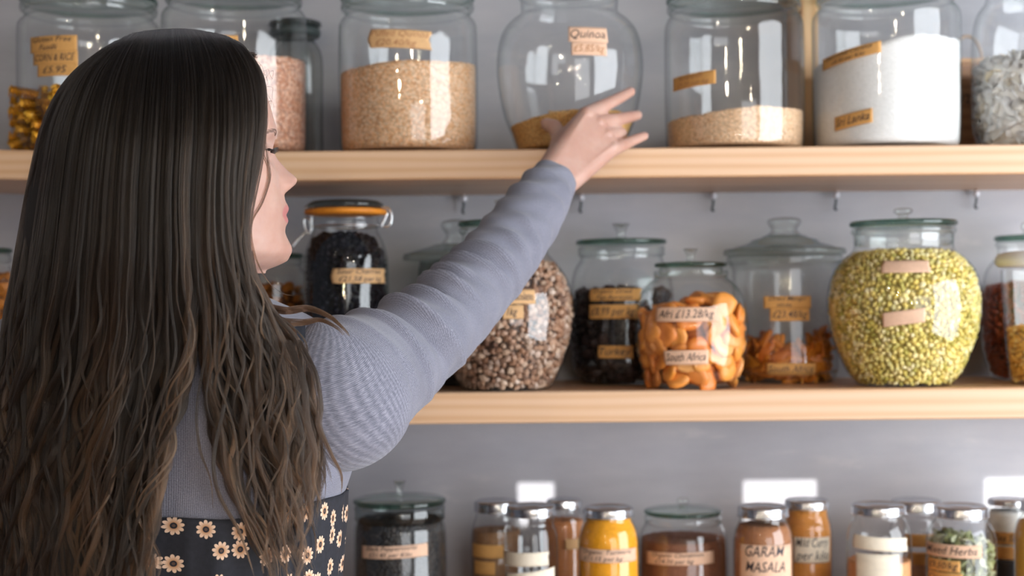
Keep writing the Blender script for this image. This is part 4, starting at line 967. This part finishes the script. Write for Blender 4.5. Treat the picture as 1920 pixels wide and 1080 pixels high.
# finger nails
NAIL = m_plain('nail', srgb(208, 162, 154), 0.25, var=.03)
for c in fing[:2] + fing[3:] + [thumb]:
    a, b = c[-2][0], c[-1][0]; d = (b - a).normalized(); r = c[-1][1]
    nrm = (Vector((-0.15, -0.75, 0.55)) - d * Vector((-0.15, -0.75, 0.55)).dot(d)).normalized(); sd = d.cross(nrm)
    V = [b + d * (i * r * .62 + r * .25) + sd * (math.sin(t) * r * .72) + nrm * (math.cos(t) * r * 0.9 + .0003 - (.0022 if i == 1 else 0) * 1.0) for i in (-1, 0, 1) for t in np.linspace(-.9, .9, 7)]
    f = [(k * 7 + i, k * 7 + i + 1, (k + 1) * 7 + i + 1, (k + 1) * 7 + i) for k in range(2) for i in range(6)]
    o = body_part('fingernail', V, f, NAIL); o.modifiers.new('t', 'SOLIDIFY').thickness = .0005

# ---- sweater
def m_knit(name, su, sv):
    t = NT(name); tc = t.n('ShaderNodeTexCoord'); uv = tc.outputs['UV']
    def wave(sc_, d):
        w = t.n('ShaderNodeTexWave', wave_type='BANDS', bands_direction=d); w.inputs['Scale'].default_value = sc_; w.inputs['Distortion'].default_value = 0.6; w.inputs['Detail'].default_value = 1.0
        t.l(uv, w.inputs['Vector']); return w.outputs[1]
    a, b = wave(su, 'X'), wave(sv, 'Y')
    mp_ = t.n('ShaderNodeMapping'); mp_.inputs['Scale'].default_value = (900, 900, 900); t.l(uv, mp_.inputs[0])
    nz = t.noise(mp_.outputs[0], 1.0, 3, 0.7); big = t.noise(t.coord('Object'), 30, 3)
    h = t.math('ADD', t.math('MULTIPLY', a, 0.5), t.math('MULTIPLY', b, 0.5))
    f = t.math('ADD', t.math('MULTIPLY', h, 0.20), t.math('ADD', t.math('MULTIPLY', nz, 0.65), t.math('MULTIPLY', big, 0.15)))
    col = t.ramp(f, [(0.26, srgb(82, 83, 96)), (0.5, srgb(122, 123, 137)), (0.74, srgb(162, 162, 176))])
    bb = t.bsdf(col, 0.9, bump=h, bstr=0.45, bdist=0.0010); bb.inputs['Sheen Weight'].default_value = 0.25; bb.inputs['Specular IOR Level'].default_value = 0.15
    return t.m
KNIT = m_knit('grey_rib_knit', 200, 220); KNIT_S = m_knit('grey_waffle_knit', 300, 190)
tv2, tf2, tuv, n2, nz2 = torso_grid(1.0, 1.00, 1.374, 90, 140, 0.004)
sweater = body_part('sweater', tv2, tf2, KNIT, uv=tuv)
sweater.modifiers.new('t', 'SOLIDIFY').thickness = 0.002
# right sleeve: (px, py, Y, half width in px, depth ratio)
SL = [(520, 742, 1.425, 88, 1.0), (575, 746, 1.415, 122, .90), (630, 740, 1.405, 145, .82), (664, 718, 1.432, 130, .86), (694, 699, 1.465, 116, .90), (730, 676, 1.497, 104, .92), (772, 647, 1.532, 92, .96), (812, 615, 1.567, 83, 1.0),
      (853, 579, 1.602, 76, 1.0), (915, 506, 1.662, 69.5, 1.0), (983, 419, 1.722, 62, 1.0), (1016, 370, 1.757, 52, 1.0), (1037, 336, 1.783, 43.5, .95)]
ns = 240; sl = catmull([(*P(a, b, c), M(d, c), e) for a, b, c, d, e in SL], ns)
ax = sl[:, :3]; nth = 72
tg = np.gradient(ax, axis=0); tg /= np.linalg.norm(tg, axis=1)[:, None]
slen = np.r_[0, np.cumsum(np.linalg.norm(np.diff(ax, axis=0), axis=1))]
SV, suv = [], []
def smoothstep(a, b, x): q = min(1, max(0, (x - a) / (b - a))); return q * q * (3 - 2 * q)
def spx(px, py): # arm parameter nearest to a photograph point
    best, bi = 1e9, 0
    for i in range(ns):
        p = ax[i]; qx = (p[0] * cr - (p[2] - EZ) * sr) / p[1] * F + EX; qy = EY - (p[0] * sr + (p[2] - EZ) * cr) / p[1] * F
        d = (qx - px) ** 2 + (qy - py) ** 2
        if d < best: best, bi = d, i
    return slen[bi]
# folds: where on the arm, slant, width, height, angular centre, angular spread
folds = [(spx(700, 690), .022, .0075, .0055, .2, 1.25), (spx(762, 655), .030, .0080, .0085, .3, 1.3), (spx(738, 670), .028, .010, -.0060, .3, 1.3), (spx(800, 625), .024, .0065, .0050, .6, 1.0), (spx(836, 592), .020, .0060, .0070, .7, 1.1),
         (spx(818, 608), .022, .0060, -.0045, .7, 1.0), (spx(860, 568), .016, .0055, .0060, .9, 1.0), (spx(880, 545), .012, .0055, .0062, .6, 1.2), (spx(905, 515), .004, .0070, .0055, .1, 1.3), (spx(893, 530), .008, .0060, -.0045, .4, 1.2),
         (spx(935, 480), -.010, .0090, .0050, -.5, 1.1), (spx(960, 450), -.016, .0090, .0035, -.6, 1.0), (spx(1000, 400), .006, .010, .0028, .2, 1.4), (spx(660, 720), .035, .010, .0035, .4, 1.0), (spx(1022, 362), -.004, .008, .0020, .3, 1.5)]
for i in range(ns):
    t = Vector(tg[i]); up_ = Vector((0, -1, 0)); side = (up_ - t * up_.dot(t)).normalized()     # towards the camera
    top = side.cross(t).normalized()
    if top.z < 0: top = -top
    for k in range(nth + 1):
        th = 2 * PI * k / nth + PI                             # 0 faces the camera, +90 deg is the upper edge of the arm
        r = sl[i, 3]; s0 = slen[i]; d = 0
        for fs, sl_, w, hgt, fc, fsp in folds:
            da = (th - fc + PI) % (2 * PI) - PI
            d += 1.35 * hgt * math.exp(-abs((s0 - fs - sl_ * (1 - math.cos(th - 0.6))) / (w * .85)) ** 1.5) * math.exp(-(da / fsp) ** 2)
        d += 0.0012 * math.sin(s0 * 170 + 3 * math.sin(th * 2)) * smoothstep(.10, .2, s0)
        d *= smoothstep(slen[int(ns * .16)], slen[int(ns * .30)], s0)
        rr = r + d * 1.25 - .0012
        SV.append(Vector(ax[i]) + top * (rr * math.sin(th)) + side * (rr * sl[i, 4] * math.cos(th)))
        suv.append((th * 0.045, s0 + .01 * math.cos(th)))
nc = nth + 1
SF = [(i * nc + k, i * nc + k + 1, (i + 1) * nc + k + 1, (i + 1) * nc + k) for i in range(ns - 1) for k in range(nth)]
sleeve = body_part('sleeve', SV, SF, KNIT_S, sweater, uv=suv)
sleeve.modifiers.new('t', 'SOLIDIFY').thickness = 0.0018
# cuff seam and shoulder seam
def ring_at(i, off, rad, mat, name):
    pts = []
    for k in range(nth + 1):
        p = SV[i * nc + k % nth]; o_ = (p - Vector(ax[i])).normalized(); pts.append(p + o_ * off)
    v, f = tube(pts, rad, 6, False); return body_part(name, v, f, mat, sweater)
SEAM = m_plain('seam_thread', srgb(74, 76, 92), 0.9)
ring_at(int(np.argmin(np.abs(slen - spx(628, 742)))), -.0002, .0011, SEAM, 'shoulder_seam'); ring_at(ns - 12, -.0002, .0009, SEAM, 'cuff_seam'); ring_at(ns - 1, -.0004, .0016, KNIT_S, 'cuff_edge')
# left sleeve
LS = [(XC - .10, YC, 1.29, .058), (XC - .15, YC + .005, 1.28, .064), (XC - .185, YC + .014, 1.18, .056), (XC - .222, YC + .03, 1.02, .047), (XC - .195, YC + .13, .875, .034), (XC - .172, YC + .185, .815, .029)]
ls = catmull(LS, 60); v, f = tube([Vector(q[:3]) for q in ls], [q[3] for q in ls], 40, False)
body_part('sleeve', v, f, KNIT_S, sweater, uv=[((k % 40) * .008, (k // 40) * .009) for k in range(len(v))])
# ---- daisy dress
def m_daisy():
    t = NT('daisy_print'); tc = t.n('ShaderNodeTexCoord'); uv = tc.outputs['UV']
    mp_ = t.n('ShaderNodeMapping'); mp_.inputs['Scale'].default_value = (36, 36, 1); t.l(uv, mp_.inputs[0])
    vo = t.n('ShaderNodeTexVoronoi', voronoi_dimensions='2D'); vo.inputs['Scale'].default_value = 1.0; vo.inputs['Randomness'].default_value = 0.55; t.l(mp_.outputs[0], vo.inputs['Vector'])
    sub = t.n('ShaderNodeVectorMath', operation='SUBTRACT'); t.l(mp_.outputs[0], sub.inputs[0]); t.l(vo.outputs['Position'], sub.inputs[1])
    sep = t.n('ShaderNodeSeparateXYZ'); t.l(sub.outputs[0], sep.inputs[0])
    sc2 = t.n('ShaderNodeSeparateColor'); t.l(vo.outputs['Color'], sc2.inputs[0])
    ang_ = t.math('ARCTAN2', sep.outputs[1], sep.outputs[0]); ang_ = t.math('ADD', ang_, t.math('MULTIPLY', sc2.outputs[0], 6.0))
    r = t.math('SQRT', t.math('ADD', t.math('POWER', sep.outputs[0], 2.0), t.math('POWER', sep.outputs[1], 2.0)))
    pet = t.math('POWER', t.math('ABSOLUTE', t.math('COSINE', t.math('MULTIPLY', ang_, 5.0))), 0.55)
    R_ = t.math('MULTIPLY_ADD', pet, 0.155, 0.165)
    inside = t.math('LESS_THAN', r, R_); core = t.math('LESS_THAN', r, 0.105)
    gap = t.math('LESS_THAN', t.math('MULTIPLY', pet, r), 0.045)
    petal = t.math('MULTIPLY', inside, t.math('SUBTRACT', 1.0, core))
    shade = t.ramp(t.math('DIVIDE', r, 0.32), [(0.35, srgb(190, 142, 104)), (0.75, srgb(226, 194, 168))])
    base = t.ramp(t.noise(t.coord('Object'), 200, 2), [(0.3, srgb(24, 26, 34)), (0.7, srgb(32, 34, 44))])
    dot = t.math('LESS_THAN', r, 0.05)
    c1 = t.mix(petal, base, shade); c2 = t.mix(dot, c1, srgb(92, 70, 60))
    b = t.bsdf(c2, 0.8, bump=t.noise(t.coord('Object'), 700, 2), bstr=0.2, bdist=0.0006); return t.m
DAISY = m_daisy()
DT = 1.152
def dress_top(x, y, f):
    edge = 0.012 * math.exp(-((x - .16) / .05) ** 2) + 0.006 * math.exp(-((x - .01) / .05) ** 2) - 0.004 * math.exp(-((x + .02) / .05) ** 2)
    return edge * f
dv, df, duv, dn, dnz = torso_grid(1.0, 0.98, DT, 40, 140, 0.009, dress_top)
dv = [list(v) for v in dv]
for k, v in enumerate(dv):          # loose gathers
    th = math.atan2(v[1] - YC, v[0] - XC); q = (k // dn) / (dnz - 1)
    w = 0.0022 * math.sin(th * 23 + 2 * math.sin(th * 5)) * (1 - .5 * q)
    v[0] += w * math.cos(th); v[1] += w * math.sin(th)
dress = body_part('dress', dv, df, DAISY, uv=[(a * 1.12, b) for a, b in duv])
dress.modifiers.new('t', 'SOLIDIFY').thickness = 0.0015
SKV, SKUV = [], []
for a in range(30):
    q = a / 29; z = 0.985 - q * 0.60; 
    for b in range(140):
        th = 2 * PI * b / 140; c, s = math.cos(th), math.sin(th); w = (.158 + .13 * q ** .8) + .012 * q * math.sin(th * 11); d = (.115 + .13 * q ** .8) + .012 * q * math.sin(th * 11)
        SKV.append((XC + w * c, YC + d * s, z)); SKUV.append((th * .17, z))
body_part('skirt', SKV, [(i * 140 + k, (i + 1) * 140 + k, (i + 1) * 140 + (k + 1) % 140, i * 140 + (k + 1) % 140) for i in range(29) for k in range(140)], DAISY, dress, uv=SKUV)
SHOE = m_plain('black_shoe', (0.02, 0.02, 0.022), 0.4)
for s in (-1, 1):
    lx = XC + s * .085
    v, f = remeshed(*merge([hull_bm([(Vector((lx, YC - .008, .05)), .041), (Vector((lx + s * .012, YC + .128, .032)), .031), (Vector((lx - s * .012, YC + .128, .032)), .031), (Vector((lx, YC - .02, .03)), .029)])]), .005, 3)
    body_part('shoe', [(a, b, max(c, 0.0005)) for a, b, c in v], f, SHOE)
# straps follow the back
EV = [tuple(v) for v in tv2] + [tuple(v) for v in SV]
EF = list(tf2) + [tuple(i + len(tv2) for i in q) for q in SF]
cloth = BVHTree.FromPolygons(EV, EF)
CAM = Vector((0, 0, EZ))
def on_cloth(px, py, off):
    d = (P(px, py, 1.0) - CAM).normalized(); h = cloth.ray_cast(CAM, d)
    if h[0] is None: return None
    n = h[1] if h[1].dot(d) < 0 else -h[1]
    return h[0] + n * off
def strap(pts, wpx):
    V, uv, c = [], [], catmull([(a, b, 0) for a, b in pts], 60); L = 0
    last = None
    for i in range(60):
        for q in range(5):
            p = on_cloth(c[i, 0] + (q / 4 - .5) * wpx, c[i, 1], .0030) or last
            if p is None: p = P(c[i, 0], c[i, 1], 1.4)
            V.append(p); uv.append(((q / 4 - .5) * .024 + .012, i * .0032)); last = p
    f = [(i * 5 + q, i * 5 + q + 1, (i + 1) * 5 + q + 1, (i + 1) * 5 + q) for i in range(59) for q in range(4)]
    o = body_part('dress_strap', V, f, DAISY, dress, uv=uv); o.modifiers.new('t', 'SOLIDIFY').thickness = .0016
strap([(513, 985), (516, 900), (522, 800), (538, 720), (552, 660), (555, 612)], 30)
strap([(200, 985), (195, 900), (190, 800), (180, 720), (165, 660), (160, 620)], 30)

# ---- hair
def m_hair():
    t = NT('dark_brown_hair'); hi = t.n('ShaderNodeHairInfo')
    at = t.n('ShaderNodeAttribute', attribute_name='tone')
    tip = t.ramp(hi.outputs['Intercept'], [(0.25, (0, 0, 0)), (0.85, (1, 1, 1))])
    fac = t.math('MULTIPLY', t.math('MULTIPLY_ADD', tip, 0.78, 0.22), t.math('MULTIPLY_ADD', at.outputs['Fac'], 1.25, 0.12))
    col = t.ramp(fac, [(0.02, (0.0190, 0.0150, 0.0120)), (0.30, (0.027, 0.0195, 0.0145)), (0.60, (0.050, 0.030, 0.0185)), (1.0, (0.175, 0.095, 0.053))])
    h = t.n('ShaderNodeBsdfHairPrincipled'); h.model = 'CHIANG'; h.parametrization = 'COLOR'
    t.l(col, h.inputs['Color']); h.inputs['Roughness'].default_value = 0.34; h.inputs['Radial Roughness'].default_value = 0.45
    h.inputs['IOR'].default_value = 1.32; h.inputs['Random Roughness'].default_value = 0.2
    t.l(h.outputs[0], t.out.inputs[0]); return t.m
HAIR = m_hair()
HSHELL = m_plain('under_hair', (0.012, 0.009, 0.008), 0.8)
body_bvh = BVHTree.FromPolygons(EV + [tuple(v) for v in dv], EF + [tuple(i + len(EV) for i in q) for q in df])
head_bvh = hb
def sst(a, b, x): q = np.clip((x - a) / (b - a), 0, 1); return q * q * (3 - 2 * q)
def hair_depth(px, py):
    cx = 300; w = 245 + 60 * sst(350, 700, py)
    q = np.sqrt(np.maximum(0.0, 1 - np.abs((px - cx) / w) ** 2.4))
    up_ = np.sqrt(np.maximum(0.0, 1 - (np.maximum(0, 300 - py) / 248) ** 2))
    y_head = 1.385 - 0.118 * q * up_
    y_back = 1.375 - 0.085 * q
    k = sst(430, 700, py)
    return y_head * (1 - k) + y_back * k
GD = [
 [(205, 88), (140, 138), (92, 215), (64, 320), (42, 430), (18, 560), (-12, 720), (-28, 900), (-42, 1230)],
 [(225, 78), (168, 130), (128, 220), (108, 330), (92, 450), (66, 600), (42, 760), (28, 920), (18, 1230)],
 [(250, 66), (212, 130), (186, 230), (172, 350), (162, 470), (146, 620), (118, 780), (103, 930), (95, 1230)],
 [(278, 60), (258, 130), (246, 230), (236, 350), (232, 480), (222, 640), (198, 800), (178, 950), (168, 1230)],
 [(306, 56), (304, 130), (298, 240), (292, 360), (288, 480), (282, 640), (266, 800), (248, 950), (242, 1230)],
 [(335, 55), (344, 130), (344, 240), (338, 360), (342, 480), (352, 620), (336, 740), (302, 850), (280, 980), (272, 1200)],
 [(362, 58), (384, 130), (388, 240), (382, 360), (380, 480), (388, 610), (396, 740), (428, 880), (482, 1010), (525, 1130)],
 [(392, 64), (424, 135), (430, 240), (424, 360), (434, 480), (468, 610), (505, 740), (530, 870), (550, 990), (565, 1130)],
 [(424, 72), (460, 138), (468, 230), (456, 350), (456, 470), (492, 590), (535, 690), (570, 800), (590, 890), (585, 1000)],
 [(450, 84), (488, 138), (494, 205), (484, 300), (462, 400), (462, 480), (503, 570), (565, 650), (582, 750), (600, 840), (628, 925)],
]
NP = 46
GD = [[(gd[0][0] + .12 * (318 - gd[0][0]), gd[0][1] - 1 - .05 * abs(gd[0][0] - 318))] + gd for gd in GD]
GR = np.array([catmull([(a, b, 0) for a, b in gd], NP)[:, :2] for gd in GD])   # guides x points x 2
tt = np.linspace(0, 1, NP)
all_pts, all_rad, all_tone = [], [], []
def add_lock(u, n, width, layer, seed, tmax=1.0, amp=1.0, radius=0.00021, snap=0.75):
    """one lock of hair: n strands gathered round a wavy centre line"""
    rs = np.random.default_rng(seed); tone = float(np.clip(rs.beta(1.3, 2.6) + rs.normal(0, .05), 0, 1))
    k = int(min(len(GD) - 2, math.floor(u))); f = u - k
    strong = 1.0 if k == 5 else snap * .55
    fs = f * f * (3 - 2 * f) if k != 5 else (0.0 if f < .5 else 1.0)
    fs2 = 0.5 + (fs - .5) * (1.0 if k == 5 else .9)
    mixf = f + (fs2 - f) * sst(.35, .62, tt) * strong
    c = GR[k] * (1 - mixf)[:, None] + GR[k + 1] * mixf[:, None]
    lam = rs.uniform(170, 300); ph = rs.uniform(0, 2 * PI)
    A = amp * rs.uniform(5, 19) * sst(.30, .72, tt) * (1 - .75 * sst(8.2, 8.9, u) * (1 - sst(.5, .7, tt)))
    arc = np.r_[0, np.cumsum(np.linalg.norm(np.diff(c, axis=0), axis=1))]
    c = c + np.stack([A * np.sin(arc / lam * 2 * PI + ph), np.zeros(NP)], 1)
    yy = hair_depth(c[:, 0], c[:, 1]) + layer * sst(.03, .22, tt) + .022 * (1 - sst(0, .03, tt)) + A * 0.00028 * np.cos(arc / lam * 2 * PI + ph)
    # keep outside the clothes and the head
    for i in range(NP):
        d = (P(c[i, 0], c[i, 1], 1.0) - CAM).normalized()
        for bv_ in (body_bvh, head_bvh):
            h = bv_.ray_cast(CAM, d)
            if h[0] is not None: yy[i] = min(yy[i], h[0].y - 0.007 + layer * .12)
    yy = np.minimum(yy, np.r_[yy[0], np.convolve(yy, [.25, .5, .25], 'valid'), yy[-1]])
    a = rs.uniform(0, 2 * PI, n); rad = np.sqrt(rs.uniform(0, 1, n)) * width
    prof = (1 - .45 * sst(.3, .6, tt)) * (0.95 + 0.25 * np.sin(tt * 5 + ph)) * (1 - 0.75 * sst(.72, 1.0, tt)) * (.7 + .3 * sst(0, .2, tt))
    for q in range(n):
        ln = tmax * rs.uniform(.86, 1.0)
        ti = np.linspace(0, ln, NP)
        ph2 = rs.normal(0, .35); fz = rs.normal(0, 1.4, 2)
        x = np.interp(ti, tt, c[:, 0] + rad[q] * np.cos(a[q]) * prof + fz[0] * np.sin(tt * 9 + ph2 * 6) * sst(.1, .8, tt))
        y = np.interp(ti, tt, c[:, 1])
        z = np.interp(ti, tt, yy + rad[q] * np.sin(a[q]) * prof * .00045)
        all_pts.append(np.stack([x, y, z], 1)); all_rad.append(radius * rs.uniform(.7, 1.15)); all_tone.append(tone + rs.normal(0, .06))
sd = 100
for lay, cnt in ((0.000, 95), (0.012, 85), (0.026, 60)):
    for i in range(cnt):
        sd += 1; u = (i + random.random()) / cnt * 8.98
        add_lock(u, 58, random.uniform(7, 17), lay + random.uniform(-.006, .006), sd, random.uniform(.88, 1.0), 1.0 if lay < .02 else .8)
for i in range(60):                                    # thin stray locks on top
    sd += 1; add_lock(random.uniform(0, 8.98), 14, random.uniform(2, 5), random.uniform(-.012, -.003), sd, random.uniform(.8, 1.0), 1.5)
def free_lock(ctrl, n, width, seed, taper=.8, radius=.0002):
    rs = np.random.default_rng(seed); c = catmull(ctrl, NP)
    for i in range(NP):
        d = (P(c[i, 0], c[i, 1], 1.0) - CAM).normalized(); h = head_bvh.ray_cast(CAM, d)
        if h[0] is not None: c[i, 2] = min(c[i, 2], h[0].y - .0025)
    for q in range(n):
        a, r = rs.uniform(0, 2 * PI), math.sqrt(rs.uniform()) * width; pr = (1 - taper * sst(.5, 1, tt)); fz = rs.normal(0, .8)
        all_pts.append(np.stack([c[:, 0] + r * math.cos(a) * pr + fz * np.sin(tt * 8 + a), c[:, 1] + r * math.sin(a) * pr * .6, c[:, 2] + r * math.sin(a) * pr * .0004], 1)[:max(8, int(NP * rs.uniform(.85, 1)))]); all_rad.append(radius); all_tone.append(.45)
# lock across the shoulder, loose wisps by the cheek and on the back
free_lock([(452, 480, 1.37), (480, 560, 1.35), (530, 582, 1.34), (575, 578, 1.34), (615, 592, 1.335), (640, 612, 1.33), (660, 634, 1.33)], 90, 12, 1)
free_lock([(460, 470, 1.36), (480, 570, 1.34), (520, 600, 1.33), (565, 605, 1.33), (600, 600, 1.33), (632, 615, 1.325), (648, 632, 1.325)], 80, 14, 2)
free_lock([(450, 430, 1.36), (468, 520, 1.35), (508, 585, 1.34), (545, 610, 1.335), (560, 640, 1.32)], 70, 14, 3)
free_lock([(500, 190, 1.37), (496, 250, 1.372), (502, 300, 1.376), (506, 335, 1.378), (492, 380, 1.378), (473, 415, 1.375), (472, 450, 1.372), (484, 495, 1.37), (505, 530, 1.37), (530, 550, 1.37), (556, 555, 1.37)], 12, 1.6, 4, .5, .00017)
free_lock([(498, 180, 1.372), (500, 230, 1.376), (492, 280, 1.376), (503, 315, 1.38), (500, 350, 1.378), (480, 400, 1.375)], 8, 2.2, 5, .5, .00015)
free_lock([(560, 640, 1.31), (590, 700, 1.30), (600, 760, 1.295), (598, 800, 1.295), (620, 850, 1.295), (640, 890, 1.30), (640, 930, 1.30)], 36, 6, 6)
free_lock([(540, 640, 1.30), (570, 720, 1.29), (575, 790, 1.29), (590, 850, 1.29), (588, 900, 1.29), (605, 950, 1.29)], 42, 7, 7)
free_lock([(530, 800, 1.29), (540, 850, 1.285), (535, 900, 1.285), (550, 930, 1.285), (566, 968, 1.285)], 9, 2.5, 8)
free_lock([(420, 760, 1.285), (400, 860, 1.285), (412, 930, 1.28), (450, 1000, 1.28), (480, 1090, 1.28)], 24, 4, 9)
free_lock([(390, 640, 1.285), (370, 760, 1.285), (375, 840, 1.285), (395, 900, 1.285), (400, 960, 1.285)], 10, 3, 10)
for q in range(26):                                    # short baby hairs along the forehead
    x = 478 + random.uniform(-14, 24); y = 118 + (x - 470) * 1.3 + random.uniform(-20, 50)
    free_lock([(x, y, 1.39), (x + random.uniform(0, 9), y - random.uniform(3, 12), 1.388), (x + random.uniform(5, 16), y + random.uniform(-8, 12), 1.386), (x + random.uniform(4, 14), y + random.uniform(8, 30), 1.386)], 1, 1, 300 + q, .5, .0001)
# far side of the head, so that the mass is whole from other places
def from_world(p):
    X, Y, Z = p[:, 0], p[:, 1], p[:, 2] - EZ
    return np.stack([EX + (X * cr - Z * sr) / Y * F, EY - (X * sr + Z * cr) / Y * F, Y], 1)
def combed(xm, side, reach, n, seed):
    """hair combed from the parting over one side of the head, then hanging down"""
    rs = np.random.default_rng(seed); pts = []
    for f in np.linspace(0, reach, 16):
        o_ = head_pt(xm - .02 * f, 0, .015); e_ = head_pt(xm - .02 * f, side * math.sin(f) * .3, .015 + math.cos(f) * .3); d = (o_ - e_).normalized()
        h = head_bvh.ray_cast(e_, d)
        if h[0] is None: return
        pts.append(h[0] - d * (.004 + .010 * math.sin(min(f, 1.5))))
    last = pts[-1]; drop = .17 if side > 0 else .03
    for q in np.linspace(.12, 1, 14): pts.append(last + Vector((-.02 * q, .006 * side * q, -drop * q)))
    c = catmull([tuple(p) for p in pts], NP)
    for q in range(n):
        c2 = c + rs.normal(0, .0028, 3) * np.linspace(.25, 1, NP)[:, None] + rs.normal(0, .0012, 3)
        all_pts.append(from_world(c2)); all_rad.append(.00022); all_tone.append(.25)
for i in range(64):
    combed(-.055 + .128 * i / 63, 1, 1.62, 42, 900 + i)
def to_world(p):
    a = (p[:, 0] - EX) / F * p[:, 2]; b = -(p[:, 1] - EY) / F * p[:, 2]
    return np.stack([a * cr + b * sr, p[:, 2], -a * sr + b * cr + EZ], 1)
hc = bpy.data.hair_curves.new('hair')
hc.add_curves([len(p) for p in all_pts])
pos = np.vstack([to_world(p) for p in all_pts]) - np.array(OB)
hc.attributes['position'].data.foreach_set('vector', pos.astype(np.float32).ravel())
rad = np.concatenate([r * np.interp(np.linspace(0, 1, len(p)), [0, .75, 1], [1, .95, .35]) for p, r in zip(all_pts, all_rad)])
ra = hc.attributes.get('radius') or hc.attributes.new('radius', 'FLOAT', 'POINT')
ra.data.foreach_set('value', rad.astype(np.float32))
ta = hc.attributes.new('tone', 'FLOAT', 'CURVE'); ta.data.foreach_set('value', np.array(all_tone, dtype=np.float32))
hc.materials.append(HAIR)
# under-mass of hair that the strands lie on
HS = [(66, 322, 34), (78, 318, 76), (100, 316, 108), (135, 312, 138), (185, 304, 166), (250, 286, 190), (330, 268, 194), (420, 256, 196), (500, 255, 200), (580, 258, 212), (640, 255, 235)]
hs = catmull(HS, 40); V = []
for py, cx, w in hs:
    up_ = math.sqrt(max(0.05, 1 - (max(0, 300 - py) / 250) ** 2)); dp = (0.070 + .026 * smoothstep(200, 330, py)) * up_ * (1 - .35 * smoothstep(430, 640, py)); yc = 1.402 - .01 * smoothstep(200, 330, py)
    for k in range(48):
        th = 2 * PI * k / 48; Y_ = yc + dp * math.sin(th); V.append(P(cx + w * math.cos(th), py, 1.40) + Vector((0, Y_ - 1.40, 0)))
Fh = [(i * 48 + k, i * 48 + (k + 1) % 48, (i + 1) * 48 + (k + 1) % 48, (i + 1) * 48 + k) for i in range(39) for k in range(48)] + [tuple(range(47, -1, -1)), tuple(range(39 * 48, 40 * 48))]
def curtain(rows):
    o0 = len(V)
    for py, xa, xb_ in catmull(rows, 30):
        for q in range(24):
            x = xa + (xb_ - xa) * q / 23; d = on_cloth(x, py, 0.006); d2 = (P(x, py, 1.0) - CAM).normalized(); h_ = body_bvh.ray_cast(CAM, d2)
            yy_ = min(1.37, h_[0].y - .006) if h_[0] is not None else 1.37
            V.append(P(x, py, yy_)); V.append(P(x, py, yy_ + .004))
    for i in range(29):
        for q in range(23):
            a = o0 + (i * 24 + q) * 2; b = a + 2; c = a + 48; e = c + 2
            Fh.append((a, b, e, c)); Fh.append((a + 1, c + 1, e + 1, b + 1))
curtain([(560, 20, 440), (640, 0, 385), (760, -20, 296), (880, -35, 262), (1000, -50, 238), (1180, -60, 228)])
curtain([(560, 360, 480), (640, 398, 520), (760, 425, 545), (880, 462, 540), (960, 490, 540)])
hair = body_part('hair', V, Fh, HSHELL)
ho = bpy.data.objects.new('hair_strands', hc); C.objects.link(ho); ho.parent = hair; ho['kind'] = 'stuff'
